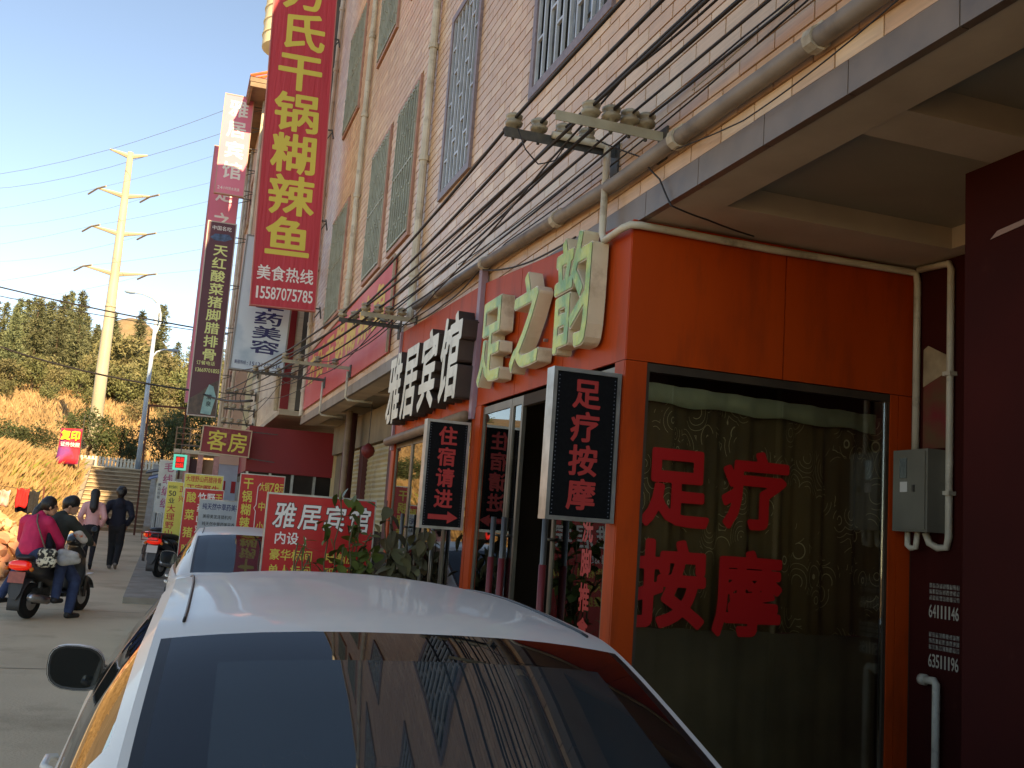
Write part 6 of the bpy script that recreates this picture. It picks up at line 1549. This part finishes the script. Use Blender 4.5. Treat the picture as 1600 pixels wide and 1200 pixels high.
hanging('dark_cloth', 'dark cloth hanging behind and below the red shirt', -3.10,-2.80,1.70,1.30, NAVYCLOTH, 'clothing', 24.36)
hanging('pale_cloth', 'pale cloth hanging at the far left of the washing', -3.42,-3.22,1.74,1.40, mat('pale_cotton', srgb(206,190,176), srgb(170,110,100), scale=6, rough=.9), 'clothing')
wl = thing('washing_line', 'washing line on two thin stakes above the rubble', 'washing line', (-3.6,24.23,ground_z(24)))
MB().tube([(0,0,0),(0,0,1.72)], .02, 6).build('stake', RUST, wl); MB().tube([(1.05,0,-.1),(1.05,0,1.66)], .02, 6).build('stake', RUST, wl); MB().tube([(-.02,0,1.62),(.5,0,1.585),(1.07,0,1.58)], .006, 5).build('line', BLACKCABLE, wl)
# potted plants in front of the hotel
def leaf_me(name, L, Wd, m_, curl):
    rows = []
    for i in range(6):
        t = i/5; w = Wd*math.sin(math.pi*min(1,t*.92+.06))**.8; rows.append([(-w, t*L, -curl*t*t+.12*w), (0, t*L, -curl*t*t), (w, t*L, -curl*t*t+.12*w)])
    return MB().grid(rows).mesh(name, m_, smooth=True)
VINE = leaf_mat('vine_leaf', srgb(62,84,40), srgb(96,108,54), .4); WITHER = leaf_mat('withered_leaf', srgb(120,108,78), srgb(88,82,56), .7)
LV = [leaf_me('leaf', .085, .036, VINE, .02), leaf_me('leaf', .10, .042, VINE, .035)]; LW = [leaf_me('leaf', .14, .045, WITHER, .08), leaf_me('leaf', .12, .04, WITHER, .06)]
POT = mat('pot_clay', srgb(140,84,60), srgb(112,66,48), scale=5, rough=.8)
def potted(label, loc, stems, leaves, lm, seed, hh, spread, pot_r=.17):
    t = thing('potted_plant', label, 'plant', loc); g = random.Random(seed)
    MB().lathe([(pot_r*.72,0),(pot_r,.30),(pot_r*1.08,.30),(pot_r*1.08,.34),(pot_r*.92,.34),(pot_r*.88,.29),(.01,.28)], seg=18).build('pot', POT, t, smooth=False)
    pts = []
    for s_ in range(stems):
        a = g.uniform(0,6.28); p = Vector((.04*math.cos(a),.04*math.sin(a),.28)); P = [p.copy()]; H = hh*g.uniform(.75,1.1); sx, sy = g.uniform(-1,1)*spread, g.uniform(-1,1)*spread*.5
        for k in range(1,9): P.append(Vector((sx*(k/8)**1.3+g.uniform(-.03,.03), sy*(k/8)**1.3+g.uniform(-.03,.03), .28+(H-.28)*k/8)))
        MB().tube(P, [.009]*5+[.006]*4, 5).build('stem', mat('green_brown_stem', srgb(96,86,56), rough=.8), t, smooth=True); pts += P[3:]
    for i in range(leaves):
        p = g.choice(pts)+Vector((g.uniform(-.06,.06),g.uniform(-.05,.05),g.uniform(-.06,.06)))
        o = link('leaf', lm[i % len(lm)], t, p); o.rotation_euler = (g.uniform(-1.3,.3), g.uniform(-.5,.5), g.uniform(0,6.28)); s = g.uniform(.7,1.25); o.scale = (s,s,s)
    return t
potted('climbing vine in a pot with glossy leaves over the red hotel sign', (1.36,8.05,.004), 10, 165, LV, 4, 1.83, .21)
potted('small spiky green plant low in front of the red hotel sign', (1.02,8.1,.004), 5, 46, [leaf_me('leaf', .16, .008, VINE, .03)], 6, 1.36, .08, .12)
potted('withered potted plant with drooping grey leaves at the hotel glass', (2.0,8.75,.004), 11, 170, LW, 8, 1.62, .24)
potted('low withered plant beside the left end of the hotel glass', (2.05,10.4,.004), 7, 70, LW, 12, 1.45, .2)

# litter on the road
sc_ = tag(MB().prism([(-1.36,22.2,0),(-1.26,22.18,.01),(-1.23,22.28,.025),(-1.33,22.32,.012)], (0,0,ground_z(22.2)+.006), (0,0,ground_z(22.2)+.018)).build('paper_scrap', WHITEP), 'crumpled white paper scrap on the road near the walking people', 'litter')
